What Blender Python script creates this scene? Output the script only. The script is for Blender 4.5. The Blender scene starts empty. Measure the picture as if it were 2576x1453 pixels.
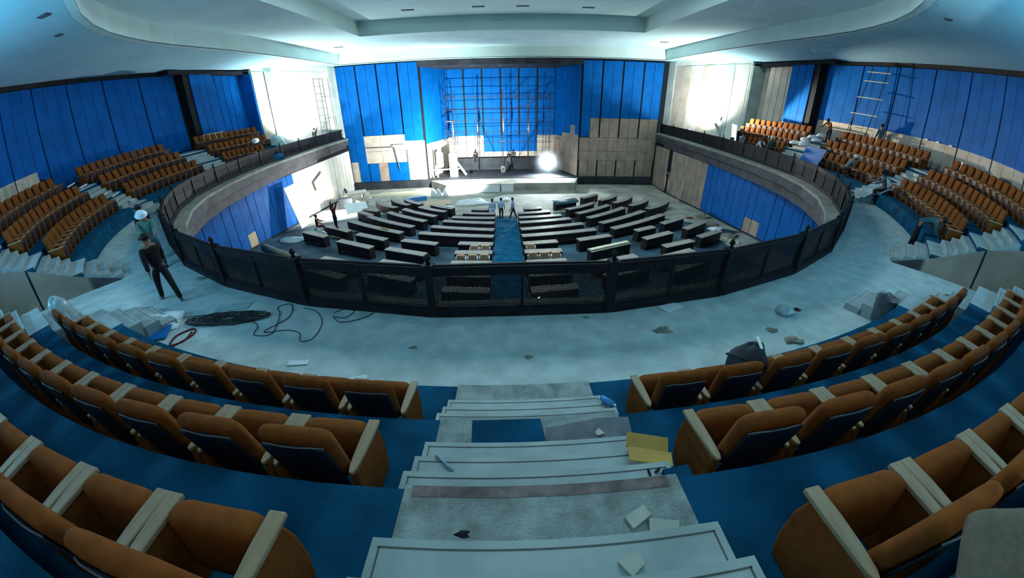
import bpy, math, random
import numpy as np
from mathutils import Vector, Matrix
random.seed(7)
S = bpy.context.scene
COL = S.collection
PI = math.pi
D2R = PI / 180

# ------------------------------------------------------------------ camera
PHI, PITCH, ROLL = 1.05 * D2R, 0.496, -0.014
F_PX, K3, K5 = 934.7, -0.202, 0.054
cd = bpy.data.cameras.new('camera')
cam = bpy.data.objects.new('camera', cd)
COL.objects.link(cam)
f0 = Vector((math.sin(PHI), math.cos(PHI), 0)); r0 = Vector((math.cos(PHI), -math.sin(PHI), 0)); zz = Vector((0, 0, 1))
fw = f0 * math.cos(PITCH) - zz * math.sin(PITCH); up0 = f0 * math.sin(PITCH) + zz * math.cos(PITCH)
rt = r0 * math.cos(ROLL) + up0 * math.sin(ROLL); up = -r0 * math.sin(ROLL) + up0 * math.cos(ROLL)
M = Matrix.Identity(4)
for i in range(3):
    M[i][0] = rt[i]; M[i][1] = up[i]; M[i][2] = -fw[i]
M[0][3], M[1][3], M[2][3] = -0.18, -21.85, 3.75
cam.matrix_world = M
cd.type = 'PANO'
cd.sensor_fit = 'HORIZONTAL'
cd.sensor_width, cd.sensor_height = 25.76, 14.53
cd.clip_start, cd.clip_end = 0.01, 300
rr = np.linspace(0, 14.9, 300); rp = rr * 100
th = (rp / F_PX) * (1 + K3 * (rp / 1000) ** 2 + K5 * (rp / 1000) ** 4)
co, *_ = np.linalg.lstsq(np.stack([rr, rr ** 2, rr ** 3, rr ** 4], 1), th, rcond=None)
pc = cd if hasattr(cd, 'panorama_type') else cd.cycles
pc.panorama_type = 'FISHEYE_LENS_POLYNOMIAL'
pc.fisheye_fov = PI
pc.fisheye_polynomial_k0 = 0.0
pc.fisheye_polynomial_k1, pc.fisheye_polynomial_k2 = -float(co[0]), -float(co[1])
pc.fisheye_polynomial_k3, pc.fisheye_polynomial_k4 = -float(co[2]), -float(co[3])
S.camera = cam

# ------------------------------------------------------------------ world, view
w = bpy.data.worlds.new('world'); S.world = w; w.use_nodes = True
w.node_tree.nodes['Background'].inputs[0].default_value = (0.05, 0.09, 0.13, 1)
w.node_tree.nodes['Background'].inputs[1].default_value = 0.3
vs = S.view_settings
vs.view_transform = 'Standard'; vs.look = 'None'; vs.gamma = 1.0; vs.use_curve_mapping = False
vs.exposure = 0.35
S.cycles.use_denoising = True
S.cycles.use_adaptive_sampling = True; S.cycles.adaptive_threshold = 0.07; S.cycles.adaptive_min_samples = 12
S.cycles.max_bounces = 4; S.cycles.diffuse_bounces = 3; S.cycles.glossy_bounces = 1
S.cycles.transparent_max_bounces = 4; S.cycles.transmission_bounces = 2
S.cycles.caustics_reflective = False; S.cycles.caustics_refractive = False
S.cycles.sample_clamp_indirect = 6.0

def area_fill(name, loc, target, size_x, size_y, power, color):  # area light; every use is added fill
    l = bpy.data.lights.new(name, 'AREA'); l.shape = 'RECTANGLE'; l.size = size_x; l.size_y = size_y
    l.energy = power; l.color = color
    o = bpy.data.objects.new(name, l); COL.objects.link(o); o.location = loc
    o.rotation_euler = (Vector(target) - Vector(loc)).to_track_quat('-Z', 'Y').to_euler()
    o['label'] = name; return o
COOL = (0.60, 0.90, 1.0)
# cool fill lights added above the passages, aimed up at the side ceilings
def ring(R, a): return (R * math.sin(a * D2R), -R * math.cos(a * D2R))
for sgn, pw in ((-1, 380), (1, 200)):
    x, y = ring(22.7, sgn * 32.8)
    area_fill('added passage fill', (x, y, 3.4), (x * .75, y * .75, 7.0), 3.4, 1.0, pw, (.20, .66, 1.0))
# unseen fill lights added in the inner coffer and high on the rear wall
area_fill('added_coffer_fill', (0, -4.0, 10.25), (0, -4.4, 0), 9.0, 6.0, 2700, (.72, .96, 1.0))  # added in place of light bounced off the ceiling
area_fill('added rear wall fill', (0, -22.6, 6.7), (0, -12.5, 0), 12.0, .7, 60, (.58, .93, 1.0))  # added to brighten the foreground seats and walkway

# ------------------------------------------------------------------ materials
MATS = {}
def mat(name, col, rough=.7, var=.15, scale=4.0, metal=0.0, bump=0.0, bscale=30.0, col2=None, spec=.3, detail=5, lo=.35, hi=.65):
    m = bpy.data.materials.new(name); m.use_nodes = True
    nt = m.node_tree; b = nt.nodes['Principled BSDF']
    b.inputs['Roughness'].default_value = rough; b.inputs['Metallic'].default_value = metal
    b.inputs['Specular IOR Level'].default_value = spec
    tc = nt.nodes.new('ShaderNodeTexCoord')
    n = nt.nodes.new('ShaderNodeTexNoise'); n.inputs['Scale'].default_value = scale; n.inputs['Detail'].default_value = detail
    nt.links.new(tc.outputs['Object'], n.inputs['Vector'])
    r = nt.nodes.new('ShaderNodeValToRGB')
    c1 = [max(0, c * (1 - var)) for c in col]; c2 = col2 or [min(1, c * (1 + var)) for c in col]
    r.color_ramp.elements[0].position = lo; r.color_ramp.elements[1].position = hi
    r.color_ramp.elements[0].color = (*c1, 1); r.color_ramp.elements[1].color = (*c2, 1)
    nt.links.new(n.outputs['Fac'], r.inputs['Fac']); nt.links.new(r.outputs['Color'], b.inputs['Base Color'])
    if bump:
        n2 = nt.nodes.new('ShaderNodeTexNoise'); n2.inputs['Scale'].default_value = bscale; n2.inputs['Detail'].default_value = 4
        nt.links.new(tc.outputs['Object'], n2.inputs['Vector'])
        bp = nt.nodes.new('ShaderNodeBump'); bp.inputs['Strength'].default_value = bump; bp.inputs['Distance'].default_value = .02
        nt.links.new(n2.outputs['Fac'], bp.inputs['Height']); nt.links.new(bp.outputs['Normal'], b.inputs['Normal'])
    MATS[name] = m; return m
def woodmat(name, c1, c2, scale=(2, 30, 30), rough=.5):
    m = bpy.data.materials.new(name); m.use_nodes = True
    nt = m.node_tree; b = nt.nodes['Principled BSDF']; b.inputs['Roughness'].default_value = rough
    tc = nt.nodes.new('ShaderNodeTexCoord'); mp = nt.nodes.new('ShaderNodeMapping'); mp.inputs['Scale'].default_value = scale
    n = nt.nodes.new('ShaderNodeTexNoise'); n.inputs['Scale'].default_value = 1.5; n.inputs['Detail'].default_value = 6
    r = nt.nodes.new('ShaderNodeValToRGB'); r.color_ramp.elements[0].color = (*c1, 1); r.color_ramp.elements[1].color = (*c2, 1)
    r.color_ramp.elements[0].position = .3; r.color_ramp.elements[1].position = .7
    nt.links.new(tc.outputs['Object'], mp.inputs['Vector']); nt.links.new(mp.outputs['Vector'], n.inputs['Vector'])
    nt.links.new(n.outputs['Fac'], r.inputs['Fac']); nt.links.new(r.outputs['Color'], b.inputs['Base Color'])
    MATS[name] = m; return m
def emis(name, col, strength):
    m = bpy.data.materials.new(name); m.use_nodes = True; nt = m.node_tree
    b = nt.nodes['Principled BSDF']; b.inputs['Emission Color'].default_value = (*col, 1); b.inputs['Emission Strength'].default_value = strength
    b.inputs['Base Color'].default_value = (*col, 1); MATS[name] = m; return m
mat('blue_panel', (.0012, .105, .385), .6, .12, 1.2, spec=.06)
mat('blue_panel_worn', (.004, .168, .620), .55, .35, .5, spec=.25)
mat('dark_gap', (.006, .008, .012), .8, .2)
mat('beige_board', (.54, .45, .37), .8, .14, 1.3, bump=.1, bscale=8)
mat('brown_board', (.33, .25, .20), .8, .18, 1.1, bump=.1, bscale=8)
mat('grey_plaster', (.42, .46, .42), .85, .14, .8)
mat('cream_plaster', (.66, .62, .54), .85, .1, .7)
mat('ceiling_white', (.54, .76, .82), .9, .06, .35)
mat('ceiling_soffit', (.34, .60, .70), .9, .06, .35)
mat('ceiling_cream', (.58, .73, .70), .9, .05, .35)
mat('dusty_floor', (.42, .50, .50), .9, .13, 2.6, bump=.35, bscale=60, detail=12)
mat('bare_landing', (.27, .30, .295), .92, .28, 6, bump=.6, bscale=60, detail=10)
mat('marble_step', (.33, .385, .385), .55, .14, 3.0, bump=.06, bscale=40, detail=8)
mat('step_seam', (.10, .10, .095), .8)
mat('red_strip', (.17, .13, .125), .85, .4, 9)
mat('blue_carpet', (.004, .070, .145), .97, .3, 2.2, bump=.5, bscale=120, detail=9, spec=.1)
mat('stalls_floor', (.035, .075, .11), .7, .55, .55, bump=.5, bscale=3, detail=8)
mat('front_floor', (.34, .33, .28), .85, .3, .6, bump=.2, bscale=10)
mat('fascia_dark', (.075, .07, .078), .8, .25, 1.0)
mat('ledge', (.22, .215, .185), .85, .2, 1.2)
mat('rail_metal', (.014, .013, .017), .62, .3, 6, spec=.18)
mat('orange_cloth', (.20, .058, .010), .9, .12, 14, bump=.25, bscale=220, spec=.15)
mat('navy_shell', (.010, .015, .026), .5, .2, 5, spec=.35)
mat('grey_edge', (.11, .13, .16), .5, .1)
woodmat('arm_wood', (.30, .20, .115), (.42, .30, .19), (18, 2, 18), .45)
mat('desk_top', (.28, .245, .215), .45, .16, 3)
mat('desk_dark', (.020, .015, .018), .5, .25, 3)
mat('leather_tan', (.74, .42, .26), .5, .1)
mat('leather_dark', (.05, .02, .025), .5, .1)
mat('white_trim', (.72, .72, .78), .5, .05)
mat('stage_dark', (.022, .026, .032), .8, .4, 1.0)
mat('black_metal', (.02, .02, .022), .5, .2)
mat('scaffold_steel', (.05, .04, .04), .6, .4, 3, metal=.5)
mat('scaffold_grey', (.16, .17, .18), .55, .2, 3, metal=.6)
mat('white_sheet', (.78, .80, .80), .7, .05, 2)
mat('paper', (.62, .70, .74), .8, .04, 3)
mat('plywood', (.52, .40, .25), .7, .15, 2)
mat('lumber', (.60, .55, .40), .75, .12, 3)
mat('cardboard', (.48, .29, .075), .85, .15, 3)
mat('clear_plastic', (.35, .45, .48), .25, .2, 5)
mat('cable', (.03, .032, .035), .7)
mat('cloth_black', (.012, .009, .014), .9, .3, 6)
mat('cloth_navy', (.012, .02, .05), .9, .3, 6)
mat('cloth_green', (.09, .19, .16), .9, .15, 6)
mat('cloth_teal', (.03, .10, .13), .9, .2, 6)
mat('cloth_red', (.12, .018, .025), .9, .2, 6)
mat('cloth_white', (.68, .74, .82), .9, .08, 6)
mat('cloth_bluegrey', (.26, .38, .52), .9, .12, 6)
mat('cloth_orange', (.42, .15, .04), .9, .2, 6)
mat('cloth_grey', (.14, .15, .17), .9, .2, 6)
mat('skin', (.26, .145, .095), .6, .08, 8)
mat('hair', (.012, .010, .010), .7)
mat('helmet_white', (.70, .78, .86), .35, .03)
mat('blue_plastic', (.05, .26, .62), .35, .1)
mat('blue_board', (.003, .12, .42), .6, .06, 2)
mat('tan_cloth', (.15, .125, .095), .95, .1, 30, bump=.3, bscale=150)
mat('bag_dark', (.035, .045, .055), .7, .25, 8)
mat('rubble', (.24, .22, .18), .95, .3, 12, bump=.5)
mat('tile_chip', (.42, .42, .37), .7, .12, 5)
mat('dark_vent', (.10, .12, .13), .8)
emis('lamp_glow', (.86, .95, 1.0), 60)
emis('doorway_glow', (.90, .88, 1.0), 1.6)
emis('weld_spark', (.75, .9, 1.0), 40)

# ------------------------------------------------------------------ mesh helpers
class MB:
    def __init__(s): s.v = []; s.f = []
    def add(s, vs, fs):
        n = len(s.v); s.v += [tuple(v) for v in vs]; s.f += [tuple(i + n for i in f) for f in fs]; return s
    def box(s, c, d, rz=0, rx=0, ry=0):
        m = Matrix.Translation(c) @ Matrix.Rotation(rz, 4, 'Z') @ Matrix.Rotation(ry, 4, 'Y') @ Matrix.Rotation(rx, 4, 'X')
        vs = [m @ Vector((x * d[0] / 2, y * d[1] / 2, z * d[2] / 2)) for z in (-1, 1) for y in (-1, 1) for x in (-1, 1)]
        return s.add(vs, [(0, 2, 3, 1), (4, 5, 7, 6), (0, 1, 5, 4), (2, 6, 7, 3), (0, 4, 6, 2), (1, 3, 7, 5)])
    def prism(s, pts, z0, z1):            # polygon (ccw, xy) extruded in z; z0/z1 scalars or lists
        n = len(pts)
        a = [z0] * n if not isinstance(z0, (list, tuple)) else z0
        b = [z1] * n if not isinstance(z1, (list, tuple)) else z1
        vs = [(p[0], p[1], a[i]) for i, p in enumerate(pts)] + [(p[0], p[1], b[i]) for i, p in enumerate(pts)]
        fs = [tuple(range(n - 1, -1, -1)), tuple(range(n, 2 * n))] + [(i, (i + 1) % n, n + (i + 1) % n, n + i) for i in range(n)]
        return s.add(vs, fs)
    def sector(s, r0, r1, a0, a1, z0, z1, n=None):   # annular block, degrees
        n = n or max(1, int(abs(a1 - a0) / 1.5) + 1)
        vs = []
        for i in range(n + 1):
            a = a0 + (a1 - a0) * i / n
            p, q = ring(r0, a), ring(r1, a)
            vs += [(*p, z0), (*q, z0), (*q, z1), (*p, z1)]
        fs = [(0, 3, 2, 1), tuple(4 * n + k for k in (0, 1, 2, 3))]
        for i in range(n):
            o = 4 * i
            for k in range(4):
                fs.append((o + k, o + (k + 1) % 4, o + 4 + (k + 1) % 4, o + 4 + k))
        return s.add(vs, fs)
    def tube(s, pts, r, n=8, caps=True):
        pts = [Vector(p) for p in pts]; rs = r if isinstance(r, (list, tuple)) else [r] * len(pts)
        b = len(s.v); vs = []; fs = []
        for i, p in enumerate(pts):
            t = (pts[min(i + 1, len(pts) - 1)] - pts[max(i - 1, 0)]).normalized()
            u = t.cross(Vector((0, 0, 1)) if abs(t.z) < .9 else Vector((1, 0, 0))).normalized(); w_ = t.cross(u)
            for k in range(n):
                c = 2 * PI * k / n; vs.append(p + (u * math.cos(c) + w_ * math.sin(c)) * rs[i])
        for i in range(len(pts) - 1):
            for k in range(n):
                fs.append((i * n + k, i * n + (k + 1) % n, (i + 1) * n + (k + 1) % n, (i + 1) * n + k))
        if caps: fs += [tuple(range(n - 1, -1, -1)), tuple((len(pts) - 1) * n + k for k in range(n))]
        return s.add(vs, fs)
    def lathe(s, prof, c=(0, 0, 0), n=14):
        vs = []; fs = []
        for r, z in prof:
            for k in range(n): vs.append((c[0] + r * math.cos(2 * PI * k / n), c[1] + r * math.sin(2 * PI * k / n), c[2] + z))
        for i in range(len(prof) - 1):
            for k in range(n): fs.append((i * n + k, i * n + (k + 1) % n, (i + 1) * n + (k + 1) % n, (i + 1) * n + k))
        fs += [tuple(range(n - 1, -1, -1)), tuple((len(prof) - 1) * n + k for k in range(n))]
        return s.add(vs, fs)
    def sheet(s, nx, ny, fn, th=0.0):     # fn(u,v)->xyz, optional thickness in -z
        vs = [fn(i / nx, j / ny) for j in range(ny + 1) for i in range(nx + 1)]
        W = nx + 1; fs = [(j * W + i, j * W + i + 1, (j + 1) * W + i + 1, (j + 1) * W + i) for j in range(ny) for i in range(nx)]
        if th:
            n = len(vs); vs2 = [(v[0], v[1], v[2] - th) for v in vs]
            fs2 = [tuple(n + k for k in reversed(f)) for f in fs]
            edge = [i for i in range(W)] + [j * W + nx for j in range(1, ny + 1)] + [ny * W + i for i in range(nx - 1, -1, -1)] + [j * W for j in range(ny - 1, 0, -1)]
            for k in range(len(edge)):
                a, b = edge[k], edge[(k + 1) % len(edge)]; fs2.append((a, n + a, n + b, b))
            vs += vs2; fs += fs2
        return s.add(vs, fs)
    def mesh(s, name, m, smooth=False):
        me = bpy.data.meshes.new(name); me.from_pydata(s.v, [], s.f); me.update()
        if m: me.materials.append(MATS[m])
        if smooth: me.polygons.foreach_set('use_smooth', [True] * len(me.polygons))
        return me
    def obj(s, name, m, parent=None, smooth=False, bevel=0, sub=0, angle=None, segs=2):
        return link(name, s.mesh(name, m, smooth), parent, bevel, sub, segs)
def link(name, me, parent=None, bevel=0, sub=0, segs=2):
    o = bpy.data.objects.new(name, me); COL.objects.link(o)
    if parent: o.parent = parent
    if bevel:
        b = o.modifiers.new('bevel', 'BEVEL'); b.width = bevel; b.segments = segs; b.limit_method = 'ANGLE'; b.angle_limit = .6
    if sub:
        q = o.modifiers.new('sub', 'SUBSURF'); q.levels = sub; q.render_levels = sub
    return o
def bake(o):                              # apply modifiers, keep one shared mesh
    dg = bpy.context.evaluated_depsgraph_get(); dg.update()
    me = bpy.data.meshes.new_from_object(o.evaluated_get(dg), depsgraph=dg)
    o.modifiers.clear(); o.data = me; return o
def tag(o, label=None, cat=None, group=None, kind=None):
    if label: o['label'] = label
    if cat: o['category'] = cat
    if group: o['group'] = group
    if kind: o['kind'] = kind
    return o
def empty(name, loc=(0, 0, 0), rz=0, label=None, cat=None, group=None):
    o = bpy.data.objects.new(name, None); COL.objects.link(o); o.location = loc; o.rotation_euler = (0, 0, rz)
    o.empty_display_size = .2
    return tag(o, label, cat, group)
def copy_tree(o, parent=None):
    c = o.copy(); COL.objects.link(c); c.parent = parent
    for ch in list(o.children): copy_tree(ch, c)
    return c
def struct(o, label=None): o['kind'] = 'structure'; return tag(o, label)
def shared(name, me, parent, loc=(0, 0, 0), rz=0, rx=0, ry=0, scale=None):
    o = bpy.data.objects.new(name, me); COL.objects.link(o); o.parent = parent; o.location = loc; o.rotation_euler = (rx, ry, rz)
    if scale: o.scale = scale
    return o
def lerp(a, b, t): return a + (b - a) * t

# ================================================================== STRUCTURE
RT = [18.45, 19.53, 20.60, 21.67, 22.74]       # front edges of the seating tiers
ZT = [0.55, 1.15, 1.75, 2.35, 2.95]            # their heights
R_WALL = 23.0
def rpath(side):                               # railing line from the centre to the stage, one side
    pts = []
    for a in ((6.3 if side > 0 else 5.5), 15.7, 25.5, 35.1, 45, 55, 65, 75, 85):
        R = 16.0 if a < 50 else 16.0 + (a - 50) / 35 * .85
        x, y = ring(R, side * a); pts.append((x, y))
    xs = [17.15, 17.35, 17.5, 17.6, 17.7, 17.75, 17.8] if side > 0 else [-17.35, -17.7, -17.9, -18.0, -18.1, -18.15, -18.2]
    for x, y in zip(xs, (1.6, 4.6, 7.8, 11.2, 14.6, 18.2, 21.55)): pts.append((x, y))
    return pts
RAIL = list(reversed(rpath(-1))) + rpath(1)    # post positions, left to right
_P = [Vector((p[0], p[1])) for p in RAIL]
def _tan(i):
    return (_P[min(i + 1, len(_P) - 1)] - _P[max(i - 1, 0)]).normalized()
def offset_in(p, d):                           # move a rail point towards the void, along the local normal
    v = Vector((p[0], p[1])); best = min(range(len(_P) - 1), key=lambda i: ((_P[i] + _P[i + 1]) / 2 - v).length)
    a_, b_ = _P[best], _P[best + 1]; t = max(0, min(1, (v - a_).dot(b_ - a_) / (b_ - a_).length_squared))
    T_ = (_tan(best) * (1 - t) + _tan(best + 1) * t).normalized(); N_ = Vector((-T_.y, T_.x))
    return (v.x + N_.x * d, v.y + N_.y * d)
def outer(p):                                  # wall point behind a rail point
    x, y = p
    a = math.degrees(math.atan2(x, -y)); s = 1 if x > 0 else -1
    if abs(a) <= 95: return ring(R_WALL + .3, a)
    if y < 12.5: return (s * 22.9, y)
    t = (y - 11.3) / 10.5; return (s * lerp(21.4, 18.4, t), y)
IN_ = [offset_in(p, .55) for p in RAIL]
# -- balcony slab
fl = MB(); n = len(RAIL)
sub = []
for i in range(n - 1):
    for k in range(4): sub.append((lerp(RAIL[i][0], RAIL[i + 1][0], k / 4), lerp(RAIL[i][1], RAIL[i + 1][1], k / 4)))
sub.append(RAIL[-1])
vs = []; fs = []
for i, p in enumerate(sub):
    o = outer(p); q = offset_in(p, .05)
    for k in range(5):
        vs.append((lerp(q[0], o[0], k / 4), lerp(q[1], o[1], k / 4), 0))
for i in range(len(sub) - 1):
    for k in range(4): fs.append((i * 5 + k, i * 5 + k + 1, i * 5 + 6 + k, i * 5 + 5 + k))
fl.add(vs, fs)
struct(fl.obj('floor_balcony', 'dusty_floor'), 'dusty bare concrete walkway of the balcony behind the railing')
def strip(name, m, offs, zs, label):           # swept strip along the rail: list of (inward offset, z)
    b = MB(); vs = []; fs = []; k = len(offs)
    for p in sub:
        for d, z in zip(offs, zs): vs.append((*offset_in(p, d), z))
    for i in range(len(sub) - 1):
        for j in range(k - 1): fs.append((i * k + j, (i + 1) * k + j, (i + 1) * k + j + 1, i * k + j + 1))
    b.add(vs, fs); return struct(b.obj(name, m), label)
strip('trim_ledge', 'ledge', [.05, .05, .55, .55], [-.0, .06, .02, -.12], 'bare concrete ledge along the balcony edge')
strip('trim_fascia', 'fascia_dark', [.50, .47, .22, .22, -.7, -1.8], [-.10, -.62, -.72, -1.25, -1.40, -1.40], 'dark fascia under the balcony edge')
# -- seating tiers
def tiers(a0, a1, k0, k1, last):
    for i in range(k0, k1):
        r1 = RT[i + 1] if i + 1 < k1 else last
        struct(MB().sector(RT[i], r1 + .02, a0, a1, -.02, ZT[i]).obj('floor_tier', 'blue_carpet'), 'blue carpeted seating tier')
tiers(-27.2, 27.2, 0, 4, R_WALL)
for s in (-1, 1):
    a, b = sorted((s * 38.4, s * 104)); tiers(a, b, 0, 3, R_WALL)
    a, b = sorted((s * 104, s * 112.9))
    for i, (ra, rb) in enumerate(((18.98, RT[1]), (RT[1], RT[2]), (RT[2], 22.2))):
        struct(MB().sector(ra, rb + .02, a, b, -.02, ZT[i]).obj('floor_tier', 'blue_carpet'), 'blue carpeted seating tier')
# -- stairs: marble steps, each a piece with its seam line
def stair(name, a0, a1, label, front=True, top=3, straight=None):
    root = struct(empty(name), label)
    noses = []
    if front: noses += [(17.55, .14), (17.85, .28), (18.15, .415)]
    noses += [(RT[0], ZT[0])]
    for i in range(top):
        r1 = RT[i + 1]
        noses += [(r1 - .68, ZT[i] + .15), (r1 - .43, ZT[i] + .30), (r1 - .20, ZT[i] + .45), (r1, ZT[i + 1])]
    for k, (R, z) in enumerate(noses):
        Rn = noses[k + 1][0] if k + 1 < len(noses) else R + .9
        if straight:
            w2 = straight + .012 * (k % 4) ; 
            A = math.degrees(math.asin(w2 / R)); e0, e1 = -A, A
            if z in ZT: e0, e1 = -math.degrees(math.asin(.80 / R)), math.degrees(math.asin(.82 / R))
        else: e0, e1 = a0, a1
        landing = z in ZT
        zz_ = .006 if landing else .03
        base = -.01 if R < 18.4 else max([q for q in ZT if q < z - .01], default=0) - .02
        m = 'bare_landing' if (landing and straight) else 'marble_step'
        o = MB().sector(R - .025, Rn + .03, e0, e1, base if not landing else z - .05, z + (zz_ if landing else 0), 6).obj('step', m, root)
        if not landing or straight is None:
            b = MB(); d = .035
            b.sector(R + .016, R + .024, e0 + .1, e1 - .1, z - .002, z + .0025, 6)
            if straight:
                for e in (e0 + .11, e1 - .11 - .024): b.sector(R + .02, Rn - .02, e, e + .024, z - .002, z + .0025, 1)
            b.obj('seam', 'step_seam', o)
    return root
stair('stairs_centre', 0, 0, 'pale marble steps of the centre aisle with dark seams', front=False, top=4, straight=.85)
STAIRS = [(23.3, 27.2), (38.4, 43.3), (66.2, 70.8), (91.2, 97.2)]
for s in (-1, 1):
    for (a, b), w_ in zip(STAIRS, ('beside the front seating block', 'beside the side wall of the entrance passage', 'between the two side seating blocks', 'beside the seats nearest the stage')):
        e0, e1 = sorted((s * a, s * b))
        stair('stairs_side', e0, e1, 'pale marble steps %s on the %s' % (w_, 'left' if s < 0 else 'right'), top=2)
# grey sides of the first steps next to the walkway, plywood flank walls of the entrance passages
for s in (-1, 1):
    side = 'left' if s < 0 else 'right'
    for a_f, nm in ((38.3, 'far'), (27.3, 'near')):
        fw_ = struct(empty('wall_passage'), 'plywood flank wall of the %s entrance passage' % side)
        prof = [(17.6, .02), (18.45, .40), (19.53, 1.0), (20.6, 1.6), (22.95, 1.65)]
        cuts = [17.55, 18.35, 19.75, 21.15, 22.95]
        for i in range(4):
            ra, rb = cuts[i] + .03, cuts[i + 1] - .03
            za = np.interp(ra, [p[0] for p in prof], [p[1] for p in prof]); zb = np.interp(rb, [p[0] for p in prof], [p[1] for p in prof])
            pa, pb = ring(ra, s * a_f), ring(rb, s * a_f)
            nx, ny = math.cos(a_f * D2R) * s, math.sin(a_f * D2R)
            sg = -1 if nm == 'far' else 1
            t = .03 * sg * s
            vs = []
            for tt in (0, t):
                ox, oy = tt * math.cos(s * a_f * D2R), tt * math.sin(s * a_f * D2R)
                vs += [(pa[0] + ox, pa[1] + oy, 0), (pb[0] + ox, pb[1] + oy, 0), (pb[0] + ox, pb[1] + oy, float(zb)), (pa[0] + ox, pa[1] + oy, float(za))]
            MB().add(vs, [(0, 1, 2, 3), (7, 6, 5, 4), (0, 4, 5, 1), (1, 5, 6, 2), (2, 6, 7, 3), (3, 7, 4, 0)]).obj('panel', 'fascia_dark' if i == 0 else 'brown_board', fw_)
    # rear door recess of the passage
    a0, a1 = sorted((s * 27.4, s * 38.2))
WIN = (3.0, 8.8, 3.31, 4.3)                    # projection window in the rear wall: angles, sill and head
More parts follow.
